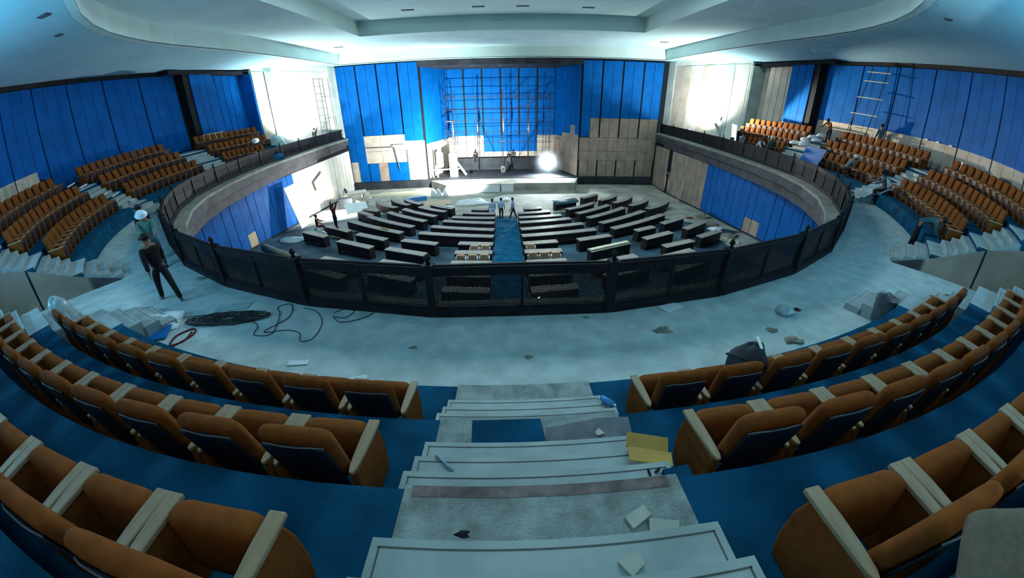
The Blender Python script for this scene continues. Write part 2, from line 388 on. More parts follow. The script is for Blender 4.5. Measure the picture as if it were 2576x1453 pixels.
# -- curved upper walls: dark backing + one object per board
def wall_panels(root, a_from, a_to, z0, z1, m, R=R_WALL, major=7.24, z0fn=None, mfn=None):
    a = a_from; k = 0; step = major / 3 * (1 if a_to > a_from else -1)
    cnt = int(round((a_to - a_from) / step))
    for k in range(cnt):
        a0 = a_from + k * step; a1 = a0 + step
        g0 = .13 if k % 3 == 0 else .035; g1 = .13 if k % 3 == 2 else .035
        e0, e1 = (a0 + g0, a1 - g1) if step > 0 else (a0 - g0, a1 + g1)
        e0, e1 = sorted((e0, e1))
        zb = z0fn(k) if z0fn else z0
        MB().sector(R - .06, R - .01, e0, e1, zb, z1, 2).obj('panel', mfn(k) if mfn else m, root)
        if zb > 1.8: MB().sector(R - .045, R - .01, e0, e1, 1.75, zb, 2).obj('panel', 'beige_board', root)
for s in (-1, 1):
    nm = 'left' if s < 0 else 'right'
    a0, a1 = sorted((s * 40, s * 101.0))
    wb = struct(MB().sector(R_WALL, R_WALL + .25, a0, a1, -.1, 7.25).obj('wall_' + nm, 'dark_gap'), 'curved %s wall of tall blue boards with dark joints' % nm)
    if s < 0:
        zfn = lambda k: 3.0 if k > 12 else 1.8
        wall_panels(wb, -100.2, -42.28, 1.8, 6.83, 'blue_panel', z0fn=zfn)
    else:
        zfn = lambda k: 3.1 if k != 5 else 3.1
        wall_panels(wb, 100.2, 42.28, 3.05, 6.83, 'blue_panel', z0fn=zfn)
    rw = MB()
    if s < 0: rw.sector(R_WALL, R_WALL + .25, -40, 0, -.1, 7.25)
    else:
        rw.sector(R_WALL, R_WALL + .25, 0, WIN[0], -.1, 7.25); rw.sector(R_WALL, R_WALL + .25, WIN[1], 40, -.1, 7.25)
        rw.sector(R_WALL, R_WALL + .25, WIN[0], WIN[1], -.1, WIN[2]); rw.sector(R_WALL, R_WALL + .25, WIN[0], WIN[1], WIN[3], 7.25)
    rear = struct(rw.obj('wall_rear', 'beige_board'), 'rear wall behind the seats')
    # pier at the end of the curved wall
    px = s * 22.35
    b = MB().box((s * 22.62, 4.55, 4.1), (1.1, .55, 6.3)); pr = struct(b.obj('wall_pier', 'dark_gap'), 'dark pier between the %s wall boards' % nm)
    # straight boards beside the stage end of the balcony
    wb2 = struct(MB().box((s * 22.75, 8.4, 3.3), (.3, 7.4, 7.8)).obj('wall_side', 'dark_gap'), 'straight %s wall boards next to the last seating block' % nm)
    for k in range(3):
        y0 = 4.86 + k * .80
        MB().box((s * 22.02, y0 + .39, 4.75), (.06, .76, 4.2)).obj('panel', 'blue_panel', wb2)
    MB().box((s * 22.3, 6.0, 4.75), (.5, 2.3, 4.1)).obj('backing', 'dark_gap', wb2)
    MB().box((s * 22.03, 6.0, 2.2), (.05, 2.36, .86)).obj('panel', 'beige_board', wb2)
    for k in range(5):
        y0 = 7.32 + k * .86
        MB().box((s * 22.5, y0 + .42, 4.55), (.06, .80, 4.5)).obj('panel', 'blue_panel' if s < 0 else 'beige_board', wb2)
    # return board at the end
    MB().box((s * 21.95, 11.42, 4.2), (1.25, .16, 5.3)).obj('panel', 'blue_panel' if s < 0 else 'grey_plaster', wb2)
    MB().box((s * 22.2, 7.4, 6.95), (.7, 9.2, .24)).obj('top_trim', 'dark_gap', wb2)
    # slanting plaster wall up to the stage
    A_, B_ = Vector((s * 21.35, 11.6, 0)), Vector((s * 18.15, 21.85, 0)); dv = B_ - A_; L = dv.length; ux = dv.normalized(); nrm = Vector((ux.y, -ux.x, 0)) * s
    wd = struct(MB().add([A_ + Vector((0, 0, -.1)), B_ + Vector((0, 0, -.1)), B_ + Vector((0, 0, 7.75)), A_ + Vector((0, 0, 7.3)), A_ + nrm * .3 + Vector((0, 0, -.1)), B_ + nrm * .3 + Vector((0, 0, -.1)), B_ + nrm * .3 + Vector((0, 0, 7.75)), A_ + nrm * .3 + Vector((0, 0, 7.3))],
        [(0, 1, 2, 3), (7, 6, 5, 4), (0, 4, 5, 1), (1, 5, 6, 2), (2, 6, 7, 3), (3, 7, 4, 0)]).obj('wall_plaster', 'cream_plaster'), 'pale %s plaster wall lit by work lamps beside the stage' % nm)
    def onwall(t0, t1, z0, z1, th, name, m):
        p0 = A_ + dv * t0; p1 = A_ + dv * t1
        vs = []
        for q, zb in ((p0, z0), (p1, z0), (p1, z1), (p0, z1)):
            vs.append(q - nrm * th + Vector((0, 0, zb)))
        for q, zb in ((p0, z0), (p1, z0), (p1, z1), (p0, z1)):
            vs.append(q + nrm * .02 + Vector((0, 0, zb)))
        return MB().add(vs, [(0, 1, 2, 3), (7, 6, 5, 4), (0, 4, 5, 1), (1, 5, 6, 2), (2, 6, 7, 3), (3, 7, 4, 0)]).obj(name, m, wd)
    if s < 0:
        for i, (t0, t1, m) in enumerate(((.0, .12, 'beige_board'), (.12, .21, 'grey_plaster'), (.30, .52, 'cream_plaster'), (.525, .74, 'cream_plaster'), (.745, .90, 'cream_plaster'))):
            onwall(t0, t1 - .004, 0, 7.0, .03 if i != 1 else .14, 'panel', m)
        onwall(.12, .125, 0, 7.0, .16, 'corner_bead', 'white_trim')
    else:
        for i, (t0, t1, m) in enumerate(((.02, .17, 'cream_plaster'), (.17, .25, 'grey_plaster'), (.25, .38, 'cream_plaster'), (.385, .53, 'beige_board'), (.535, .68, 'cream_plaster'), (.685, .80, 'beige_board'), (.805, .90, 'beige_board'))):
            onwall(t0, t1 - .004, 0, 7.0, .03 + .02 * (i % 2), 'panel', m)
    onwall(.905, 1.0, -.1, 7.5, .12, 'pilaster', 'grey_plaster')
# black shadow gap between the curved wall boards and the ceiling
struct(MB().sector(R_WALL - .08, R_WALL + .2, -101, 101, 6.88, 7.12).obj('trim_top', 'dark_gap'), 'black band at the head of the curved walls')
# -- lower walls below the balcony
ZF = lambda y: -5.9 + .055 * (17.5 - min(y, 17.5))
for s in (-1, 1):
    nm = 'left' if s < 0 else 'right'
    X = 17.5 * s if s > 0 else -17.8
    wl = struct(MB().box((X + s * .15, 6.4, -3.8), (.2, 31, 5.6)).obj('wall_lower_' + nm, 'dark_gap'), 'lower %s wall boards under the balcony' % nm)
    y = 21.4; k = 0
    while y > -8:
        wdt = .93
        if s > 0: m = 'brown_board' if y > 10.2 else 'blue_panel'
        else: m = 'cream_plaster' if y > 9.2 else 'blue_panel'
        g = .09 if k % 3 == 2 else .03
        z0 = ZF(y) + .12; z1 = -1.32
        if s > 0 and 16.9 < y < 18.3: y -= wdt; k += 1; continue
        if s > 0 and y < 10.2 and k in (20, 21): z0 = ZF(y) + 1.2; MB().box((X, y - wdt / 2, ZF(y) + .62), (.05, wdt - g, 1.1)).obj('panel', 'brown_board', wl)
        if s < 0 and k in (21,): z0 = ZF(y) + 1.1; MB().box((X, y - wdt / 2, ZF(y) + .58), (.05, wdt - g, 1.0)).obj('panel', 'plywood', wl)
        MB().box((X, y - wdt / 2, (z0 + z1) / 2), (.06, wdt - g, z1 - z0)).obj('panel', m, wl)
        y -= wdt; k += 1
    MB().box((X - s * .03, 6.4, ZF(6.4) + .02), (.06, 30, .16), rx=-math.atan(.055)).obj('baseboard', 'stage_dark', wl)
# rear curve of the lower hall
struct(MB().sector(19.6, 19.8, -78, 78, -6.2, -1.3).obj('wall_lower_rear', 'brown_board'), 'rear wall of the lower hall under the balcony')
# -- stalls floor (raked) and flat front floor
struct(MB().add([(-18, 17.5, ZF(17.5)), (18, 17.5, ZF(17.5)), (18, -19.8, ZF(-19.8)), (-18, -19.8, ZF(-19.8))], [(3, 2, 1, 0)]).obj('floor_stalls', 'stalls_floor'), 'raked floor of the lower hall under crumpled blue sheeting')
struct(MB().box((0, 20.3, -6.0), (36.4, 5.6, .2)).obj('floor_front', 'front_floor'), 'bare dusty floor in front of the stage')
struct(MB().sector(10.2, 18.5, 138, 222, -5.95, -5.1, 1).obj('x', None)) if False else None
# beige bare floor patch before the desks
fp = MB(); 
def fpt(x, y): return (x, y, ZF(y) + .012)
fp.add([fpt(-13, 9), fpt(-8, 9.8), fpt(-4, 8.2), fpt(0, 7.4), fpt(4, 8.2), fpt(8, 9.4), fpt(13.5, 6), fpt(17.3, 2.5), fpt(17.4, 17.4), fpt(-17.6, 17.4), fpt(-17.6, 5)], [tuple(range(11))])
struct(fp.obj('floor_bare', 'front_floor'), 'bare screed in front of the rows of desks')
# side strip of rubble-dust floor along the right wall
fp = MB(); fp.add([fpt(17.3, 2.4), fpt(14.6, 1.6), fpt(14.2, -4), fpt(17.3, -6)], [(0, 1, 2, 3)])
struct(fp.obj('floor_bare', 'front_floor'), 'bare strip of floor along the lower right wall')
# centre aisle of the lower hall: rumpled blue carpet sheet
def carpet_fn(u, v):
    x = lerp(-.82, .78, u); y = lerp(-9, 6.6, v)
    return (x, y, ZF(y) + .09 + .035 * math.sin(y * 2.3 + 2 * x) + .03 * math.sin(y * 5.1 - 3 * x) * math.sin(x * 3 + y))
struct(MB().sheet(16, 120, carpet_fn).obj('floor_runner', 'blue_carpet', smooth=True), 'rumpled blue carpet runner in the aisle between the desks')
# -- stage
Z_ST = -5.06
struct(MB().prism([(-17.8, 21.2), (17.5, 21.2), (17.5, 21.9), (8.6, 21.9), (8.6, 30.3), (-8.9, 30.3), (-8.9, 21.9), (-17.8, 21.9)], -6.1, Z_ST - .02).obj('floor_stage', 'stage_dark'), 'dark bare stage platform')
struct(MB().prism([(-6.6, 18.6), (7.6, 18.6), (8.4, 21.3), (-8.6, 21.3)], -6.1, Z_ST - .06).obj('floor_apron', 'front_floor'), 'dusty apron in front of the stage')
def flatwall(root, x0, x1, y, cnt, z0, z1, m, grp=2, axis='x', big=.16, small=.03, th=.06):
    out = []
    for k in range(cnt):
        a = lerp(x0, x1, k / cnt); b = lerp(x0, x1, (k + 1) / cnt)
        g0 = big / 2 if k % grp == 0 else small / 2; g1 = big / 2 if k % grp == grp - 1 else small / 2
        if a > b: a, b = b, a; g0, g1 = g1, g0
        a += g0; b -= g1
        if axis == 'x': o = MB().box(((a + b) / 2, y, (z0 + z1) / 2), (b - a, th, z1 - z0)).obj('panel', m, root)
        else: o = MB().box((y, (a + b) / 2, (z0 + z1) / 2), (th, b - a, z1 - z0)).obj('panel', m, root)
        out.append(o)
    return out
def board(root, x0, x1, z0, z1, y, m, th=.05):
    return MB().box(((x0 + x1) / 2, y, (z0 + z1) / 2), (x1 - x0, th, z1 - z0)).obj('board', m, root)
# left of the stage opening
wsl = struct(MB().box((-13.5, 22.05, 1.0), (9.3, .3, 13.6)).obj('wall_stage_left', 'dark_gap'), 'tall blue boards left of the stage opening over raw boards')
XL = [-18.1, -17.0, -15.85, -14.7, -13.55, -12.4, -11.25, -10.1, -8.98]
for k in range(8):
    g0 = .09 if k % 2 == 0 else .02; g1 = .02 if k % 2 == 0 else .09
    zlow = [-2.7, -5.05, .15, .15, .15, .15, -.6, -.6][k]
    z0 = zlow
    MB().box(((XL[k] + g0 + XL[k + 1] - g1) / 2, 21.82, (z0 + 7.5) / 2), (XL[k + 1] - XL[k] - g0 - g1, .08, 7.5 - z0)).obj('panel', 'blue_panel', wsl)
board(wsl, -18.05, -17.0, -5.05, -2.72, 21.84, 'beige_board')
board(wsl, -16.2, -14.05, -1.6, .12, 21.84, 'beige_board'); board(wsl, -14.02, -12.45, -1.6, .12, 21.84, 'beige_board'); board(wsl, -12.42, -10.85, -1.6, .12, 21.84, 'beige_board')
board(wsl, -16.2, -14.05, -2.95, -1.63, 21.85, 'beige_board'); board(wsl, -14.02, -12.45, -2.95, -1.63, 21.85, 'beige_board'); board(wsl, -12.42, -11.2, -2.95, -1.63, 21.85, 'beige_board')
board(wsl, -10.82, -10.0, -5.05, -.62, 21.84, 'beige_board'); board(wsl, -9.97, -9.0, -5.05, -.62, 21.84, 'cream_plaster')
for x0, x1 in ((-16.95, -15.85), (-15.75, -14.68), (-13.45, -12.35), (-12.32, -11.15)): board(wsl, x0, x1, -5.05, -2.98, 21.82, 'blue_panel', .07)
board(wsl, -14.62, -13.5, -5.05, -2.98, 21.85, 'brown_board'); board(wsl, -11.1, -10.85, -5.05, -1.63, 21.85, 'beige_board')
# right of the stage opening
wsr = struct(MB().box((13.0, 22.05, 1.0), (9.2, .3, 13.6)).obj('wall_stage_right', 'dark_gap'), 'tall blue boards right of the stage opening over brown raw boards')
XR = [8.5, 9.6, 10.7, 11.8, 12.95, 14.1, 15.25, 16.4, 17.5]
for k in range(8):
    g0 = .09 if k % 2 == 0 else .02; g1 = .02 if k % 2 == 0 else .09
    z0 = -.55 if k == 0 else 1.5
    x0, x1 = XR[k] + g0, XR[k + 1] - g1
    MB().box(((x0 + x1) / 2, 21.82, (z0 + 7.4) / 2), (x1 - x0, .08, 7.4 - z0)).obj('panel', 'blue_panel', wsr)
    if k: board(wsr, x0, x1, -.62, 1.48, 21.84, 'brown_board')
    xa, xb = XR[k] + .012, XR[k + 1] - .012
    board(wsr, xa, xb, -2.15, -.65, 21.85, 'brown_board'); board(wsr, xa, xb, -3.2, -2.17, 21.85, 'brown_board')
    board(wsr, x0, x1, -5.05, -3.22, 21.84, 'brown_board')
# stage recess
YB = 28.0
wr = struct(MB().box((-.3, YB + .2, 1.0), (14.6, .3, 13)).obj('wall_stage_back', 'dark_gap'), 'blue boards at the back of the stage recess')
flatwall(wr, -7.1, 6.45, YB, 12, -.9, 7.0, 'blue_panel', 2, big=.2)
XB = np.linspace(-7.1, 6.45, 13)
for k in range(12):
    x0, x1 = XB[k] + .03, XB[k + 1] - .03
    low = -2.95
    if k < 4: board(wr, x0, x1, low, -.93, YB, 'cream_plaster')
    elif k < 10: board(wr, x0, x1, low, -.93, YB, 'blue_panel', .07)
    else: board(wr, x0, x1, low, -.93, YB, 'beige_board')
    board(wr, x0, x1, -3.6, low - .02, YB, 'beige_board')
for (xa, ya), (xb, yb), nm in (((-8.95, 21.95), (-7.1, YB), 'left'), ((8.45, 21.95), (6.45, YB), 'right')):
    dx, dy = xb - xa, yb - ya; L = math.hypot(dx, dy); rz = math.atan2(dy, dx); sg = 1 if nm == 'left' else -1
    off = Vector((math.sin(rz), -math.cos(rz), 0)) * .14 * -sg
    cx, cy = (xa + xb) / 2, (ya + yb) / 2
    ws = struct(MB().box((cx + off.x, cy + off.y, 1.0), (L + .2, .2, 13), rz).obj('wall_stage_side', 'dark_gap'), 'blue boards on the %s return of the stage recess' % nm)
    for k in range(6):
        t = (k + .5) / 6; px, py = xa + dx * t, ya + dy * t
        z0 = -1.1 if nm == 'left' else (-.9 if k > 3 else (.6 if k == 1 else -.4))
        MB().box((px, py, (z0 + 7.1) / 2), (L / 6 - .03, .06, 7.1 - z0), rz).obj('panel', 'blue_panel', ws)
        MB().box((px, py, (z0 - 5.05) / 2), (L / 6 - .03, .05, z0 + 5.05), rz).obj('board', 'beige_board' if nm == 'left' else 'brown_board', ws)
struct(MB().prism([(-9.1, 21.75), (8.6, 21.75), (7.0, 28.4), (-7.6, 28.4)], 7.02, 7.75).obj('ceiling_stage', 'stage_dark'), 'dark stage ceiling with lighting holes')
for i in range(3):
    tag(MB().box((-3.4 + i * 3.1 + (i == 2) * .3, 23.4 + i * .1, 6.985), (.22, 1.3, .05), rz=(.25, 0, -.35)[i]).obj('light_batten', 'scaffold_grey'), ('left', 'middle', 'right')[i] + ' pale batten fixed to the dark stage ceiling', 'batten', 'battens on the stage ceiling')
# dark low wall at the back of the stage platform
struct(MB().box((-1.2, 27.0, -4.35), (9.5, .5, 1.5)).obj('wall_stage_low', 'stage_dark'), 'dark low block along the back of the stage')
struct(MB().box((0, 30.4, 0), (20, .2, 16)).obj('wall_back_stop', 'dark_gap'), 'dark rear of the stage')
# -- ceiling: soffit with stepped coffers
def outl(x2, yf, Rb, cut, n=26, rr_=.0):         # front edge straight, rear round
    pts = [(-x2, yf)]
    a0 = math.degrees(math.acos(max(-1, min(1, -0.0))))
    th0 = math.degrees(math.asin(min(1, x2 / Rb))) 
    pts_c = [ring(Rb, lerp(-th0 if th0 < 89 else -90, th0 if th0 < 89 else 90, k / n)) for k in range(n + 1)]
    pts += [(-x2, 4.0)] + pts_c + [(x2, 4.0), (x2, yf)]
    return pts
c1 = outl(16.9, 20.2, 16.9, 0); c2 = outl(11.0, 10.4, 12.5, 0); c3 = outl(7.0, 4.6, 8.2, 0)
def zsoff(x, y):
    r = math.hypot(x, y) if y < 4 else max(abs(x), abs(22.0))
    t = (math.hypot(x, y) - 16.9) / 6.1 if y < 4 else (abs(x) - 17.0) / 5.0
    fr = max(0, min(1, (y - 6) / 14)); 
    return 7.6 - .52 * max(0, min(1, t)) * (1 - .6 * fr)
nC = len(c1)
def outer_c(p):
    x, y = p; 
    if y > 20: return (math.copysign(18.8, x), 22.3)
    if y >= 4: return (math.copysign(22.9, x), 12.0)
    a = math.degrees(math.atan2(x, -y)); return ring(R_WALL + .2, a)
sf = MB(); vs = []; fs = []
NR = 5
cc = []
for i in range(nC - 1):
    for k in range(3): cc.append((lerp(c1[i][0], c1[i + 1][0], k / 3), lerp(c1[i][1], c1[i + 1][1], k / 3)))
cc.append(c1[-1])
def oc(p):
    x, y = p
    if y >= 19.9: return (math.copysign(18.6, x), 22.3)
    if y > 3.0:
        t = min(1, (y - 3.0) / 9); 
        if y < 12: return (math.copysign(22.95, x), y)
        t = (y - 12) / 8; return (math.copysign(lerp(22.9, 18.9, t), x), lerp(12, 21.9, t))
    a = math.degrees(math.atan2(x, -y)); 
    return ring(R_WALL + .2, a)
for p in cc:
    o = oc(p)
    for k in range(NR + 1):
        x, y = lerp(p[0], o[0], k / NR), lerp(p[1], o[1], k / NR); vs.append((x, y, zsoff(x, y)))
for i in range(len(cc) - 1):
    for k in range(NR): fs.append((i * (NR + 1) + k, i * (NR + 1) + k + 1, (i + 1) * (NR + 1) + k + 1, (i + 1) * (NR + 1) + k))
b = len(vs)
vs += [(-16.9, 20.2, 7.6), (16.9, 20.2, 7.6), (18.6, 22.3, 7.62), (-18.6, 22.3, 7.62)]; fs.append((b, b + 1, b + 2, b + 3))
sf.add(vs, fs)
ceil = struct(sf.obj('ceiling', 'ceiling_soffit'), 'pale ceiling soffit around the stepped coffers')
def ring_face(pa, za, pb, zb, name, m, label):
    k = len(pa); vs = [(*p, za) for p in pa] + [(*p, zb) for p in pb]
    fs = [(i, (i + 1) % k, k + (i + 1) % k, k + i) for i in range(k)]
    return struct(MB().add(vs, fs).obj(name, m), label)
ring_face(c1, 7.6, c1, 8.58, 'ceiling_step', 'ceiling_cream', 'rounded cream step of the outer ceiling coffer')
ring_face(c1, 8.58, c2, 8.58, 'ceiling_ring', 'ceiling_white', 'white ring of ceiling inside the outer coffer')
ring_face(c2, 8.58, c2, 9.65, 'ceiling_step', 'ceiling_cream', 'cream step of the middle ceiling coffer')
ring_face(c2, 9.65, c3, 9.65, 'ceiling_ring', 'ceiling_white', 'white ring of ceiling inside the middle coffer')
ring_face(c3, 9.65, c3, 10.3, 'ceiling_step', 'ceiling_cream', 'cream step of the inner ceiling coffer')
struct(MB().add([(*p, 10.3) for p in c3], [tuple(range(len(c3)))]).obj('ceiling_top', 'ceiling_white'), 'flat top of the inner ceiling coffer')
# lip under the first coffer
lip = [(x * 1.018, y * 1.018) for x, y in c1]
ring_face(lip, 7.55, c1, 7.55, 'trim_lip', 'ceiling_cream', 'cream lip under the outer coffer')
ring_face(lip, 7.62, lip, 7.55, 'trim_lip', 'ceiling_cream', 'outer edge of the cream coffer lip')
for i, (x, y, z, w1, d1, wd) in enumerate(((-6.5, 7.6, 9.65, .85, .3, 'leftmost'), (-1.65, 7.5, 9.65, .85, .3, 'second'), (1.35, 7.5, 9.65, .85, .3, 'third'), (5.9, 7.7, 9.65, .85, .3, 'rightmost'))):
    tag(MB().box((x, y, z - .01), (w1, d1, .05)).obj('ceiling_vent', 'dark_vent'), wd + ' of four slot vents in the middle ceiling coffer', 'vent', 'slot vents in the middle coffer')
for x, y, z, lb in ((-14.6, 15.0, 8.58, 'left'), (14.4, 14.8, 8.58, 'right')):
    tag(MB().box((x, y, z - .01), (.8, .3, .05)).obj('ceiling_vent', 'dark_vent'), 'slot vent near the %s front corner of the outer ceiling coffer' % lb, 'vent')
for i, (x, y, lb) in enumerate(((-12.4, -12.9, 'larger dark square light hole in the left ceiling soffit'), (-14.7, -10.6, 'smaller dark square light hole in the left ceiling soffit'), (14.4, -10.95, 'dark square light hole in the lit patch of right soffit'))):
    z = zsoff(x, y)
    tag(MB().box((x, y, z - .01), (.34 if i == 0 else .26, .34 if i == 0 else .26, .06), rz=.4).obj('ceiling_opening', 'dark_vent'), lb, 'ceiling opening')
# ================================================================== RAILING
rail = empty('balcony_railing', (0, 0, 0), 0, 'long black metal lattice railing curving around the balcony edge', 'railing')
pm = MB(); pm.box((0, 0, .5), (.15, .15, 1.0)); pm.box((0, 0, 1.02), (.19, .19, .05)); post_me = pm.mesh('post', 'rail_metal')
fin = MB().lathe([(.035, 1.045), (.05, 1.07), (.025, 1.10), (.055, 1.14), (.06, 1.165), (.045, 1.20), (.012, 1.235), (.004, 1.25)], n=10).mesh('finial', 'rail_metal', True)
tp = MB().box((0, 0, .5), (.07, .07, .98)).mesh('slim_post', 'rail_metal')
def clip_seg(p, d, w_, h_):
    t0, t1 = -1e9, 1e9
    for c, dd, lo, hi in ((p[0], d[0], -w_, w_), (p[1], d[1], -h_, h_)):
        a, b = (lo - c) / dd, (hi - c) / dd
        if a > b: a, b = b, a
        t0, t1 = max(t0, a), min(t1, b)
    return (t0, t1) if t1 - t0 > .02 else None
def lattice_mesh(W, Hh):                       # slim slats in two layers, too fine to pick apart
    b = MB(); w2, h2 = W / 2, Hh / 2; p = .046
    for sgn, yo in ((1, .008), (-1, -.008)):
        c = -(w2 + h2)
        while c < w2 + h2:
            q = clip_seg((c, 0), (sgn * .7071, .7071), w2, h2)
            if q:
                a = Vector((c + sgn * .7071 * q[0], yo, .7071 * q[0])); e = Vector((c + sgn * .7071 * q[1], yo, .7071 * q[1]))
                nx = Vector((-.7071, 0, sgn * .7071)) * .0075; t = Vector((0, .006, 0))
                b.add([a - nx - t, a + nx - t, e + nx - t, e - nx - t, a - nx + t, a + nx + t, e + nx + t, e - nx + t],
                      [(0, 1, 2, 3), (7, 6, 5, 4), (0, 4, 5, 1), (3, 2, 6, 7)])
            c += p
    return b.mesh('lattice', 'rail_metal')
lat_cache = {}
for i in range(n):
    x, y = RAIL[i]
    tx = (RAIL[min(i + 1, n - 1)][0] - RAIL[max(i - 1, 0)][0]); ty = (RAIL[min(i + 1, n - 1)][1] - RAIL[max(i - 1, 0)][1])
    po = shared('post', post_me, rail, (x, y, .03), math.atan2(ty, tx)); shared('finial', fin, po)
for i in range(n - 1):
    (xa, ya), (xb, yb) = RAIL[i], RAIL[i + 1]; L = math.hypot(xb - xa, yb - ya); rz = math.atan2(yb - ya, xb - xa)
    cx, cy = (xa + xb) / 2, (ya + yb) / 2
    b = MB().box((0, 0, 0), (L - .15, .11, .05)); b.box((0, .02, .035), (L - .15, .05, .03))
    shared('top_rail', b.mesh('top_rail', 'rail_metal'), rail, (cx, cy, 1.0), rz)
    shared('frieze', MB().box((0, 0, 0), (L - .15, .05, .13)).mesh('frieze', 'rail_metal'), rail, (cx, cy, .90), rz)
    b = MB().box((0, 0, .09), (L - .13, .13, .16)); b.box((0, 0, .19), (L - .15, .08, .05))
    shared('base_rail', b.mesh('base_rail', 'rail_metal'), rail, (cx, cy, .0), rz)
    shared('slim_post', tp, rail, (cx, cy, .01), rz)
    W = round((L - .15 - .07) / 2 - .01, 2)
    if W not in lat_cache: lat_cache[W] = lattice_mesh(W, .62)
    for sg in (-1, 1):
        off = sg * (W / 2 + .04)
        o = shared('lattice', lat_cache[W], rail, (cx + math.cos(rz) * off, cy + math.sin(rz) * off, .525), rz); o['kind'] = 'stuff'

# ================================================================== CHAIRS
def rounded_slab(w_, h_, t_, bulge=.0, taper=1.0, nx=8, nz=8):   # upright cushion in xz, thickness y
    b = MB(); vs = []; fs = []
    def pt(u, v, side):
        x = (u - .5) * w_; z = (v - .5) * h_
        e = max(abs(u - .5), abs(v - .5)) * 2
        k = (1 - (abs(2 * u - 1)) ** 10) ** .5 * (1 - (abs(2 * v - 1)) ** 10) ** .5
        x *= 1 - .07 * abs(2 * v - 1) ** 9; z *= 1 - .07 * abs(2 * u - 1) ** 9
        x *= lerp(taper, 1, v)
        return (x, side * (t_ / 2) * (.35 + .65 * k) + (bulge * k if side < 0 else 0), z)
    def rm(t): t = 2 * t - 1; return .5 + .5 * math.copysign(1 - (1 - abs(t)) ** 1.9, t)
    for side in (-1, 1):
        base = len(vs)
        for j in range(nz + 1):
            for i in range(nx + 1): vs.append(pt(rm(i / nx), rm(j / nz), side))
        for j in range(nz):
            for i in range(nx):
                q = (base + j * (nx + 1) + i, base + j * (nx + 1) + i + 1, base + (j + 1) * (nx + 1) + i + 1, base + (j + 1) * (nx + 1) + i)
                fs.append(q if side < 0 else q[::-1])
    N = (nx + 1) * (nz + 1); W = nx + 1
    edge = [i for i in range(W)] + [j * W + nx for j in range(1, nz + 1)] + [nz * W + i for i in range(nx - 1, -1, -1)] + [j * W for j in range(nz - 1, 0, -1)]
    for k in range(len(edge)):
        a, c = edge[k], edge[(k + 1) % len(edge)]; fs.append((a, N + a, N + c, c))
    return b.add(vs, fs)
def xform(b, m): b.v = [tuple(m @ Vector(v)) for v in b.v]; return b
# local frame: -y faces the stage, +y the wall; origin on the tier below the seat
tilt = -.215
back = xform(rounded_slab(.50, .56, .10, -.01, .88), Matrix.Translation((0, .125, .615)) @ Matrix.Rotation(tilt, 4, 'X')).mesh('backrest', 'orange_cloth', True)
shell_b = rounded_slab(.455, .60, .024, 0, .9, 6, 6); shell = xform(shell_b, Matrix.Translation((0, .168, .515)) @ Matrix.Rotation(tilt, 4, 'X')).mesh('back_shell', 'navy_shell', True)
eb = MB()
eb.tube([(-.21, .222, .795), (-.14, .238, .815), (-.05, .24, .806), (.05, .24, .806), (.14, .238, .815), (.21, .222, .795)], .006, 6)
edge_me = eb.mesh('shell_edge', 'grey_edge', True)
seat = xform(rounded_slab(.49, .40, .13, -.02), Matrix.Translation((0, -.185, .325)) @ Matrix.Rotation(.10, 4, 'X')).mesh('seat', 'orange_cloth', True)
pan = xform(rounded_slab(.40, .32, .02, 0, 1, 4, 4), Matrix.Translation((0, -.262, .315)) @ Matrix.Rotation(.10, 4, 'X')).mesh('seat_pan', 'navy_shell', True)
sp = MB()
prof = [(-.24, .0), (.12, .0), (.16, .15), (.17, .33), (.15, .475), (-.245, .475), (-.275, .34), (-.275, .15)]
sp.v = [(x, y, z) for x in (-.03, .03) for y, z in prof]; k8 = len(prof)
sp.f = [tuple(range(k8))[::-1], tuple(range(k8, 2 * k8))] + [(i, (i + 1) % k8, k8 + (i + 1) % k8, k8 + i) for i in range(k8)]
so = sp.obj('tmp', 'orange_cloth', bevel=.014); bake(so); side_me = so.data; bpy.data.objects.remove(so)
ab = MB(); pa = [(-.042, -.29), (.042, -.29), (.043, -.14), (.036, .03), (.028, .13), (.012, .17), (-.012, .17), (-.028, .13), (-.036, .03), (-.043, -.14)]
ab.prism(pa, .473, .505); ao = ab.obj('tmp', 'arm_wood', bevel=.007); bake(ao); arm_me = ao.data; bpy.data.objects.remove(ao)
foot_me = MB().box((0, .0, .012), (.10, .26, .024)).mesh('foot', 'black_metal')
proto = empty('theatre_chair', (0, 0, 0), 0, 'x', 'chair')
shared('seat', seat, proto); o = shared('backrest', back, proto); o2 = shared('back_shell', shell, proto); shared('shell_edge', edge_me, o2)
shared('seat_pan', pan, proto)
for sx in (-1, 1):
    shared('side_panel', side_me, proto, (sx * .284, 0, 0)); shared('armrest', arm_me, proto, (sx * .279, 0, 0))
ORD = ['first', 'second', 'third', 'fourth', 'fifth', 'sixth', 'seventh', 'eighth', 'ninth', 'tenth', 'eleventh', 'twelfth', 'thirteenth', 'fourteenth']
used = [False]
def chair(R, a, z, label, group, sx=1.0, tip=0, scale=1.0):
    c = proto if not used[0] else copy_tree(proto); used[0] = True
    x, y = ring(R, a); c.location = (x, y, z); c.rotation_euler = (0, 0, a * D2R + PI); c.scale = (sx, 1, 1)
    c['label'] = label; c['group'] = group; return c
RS = [r + .75 for r in RT]
ROWW = ['front', 'second', 'third']
SKIP = set()
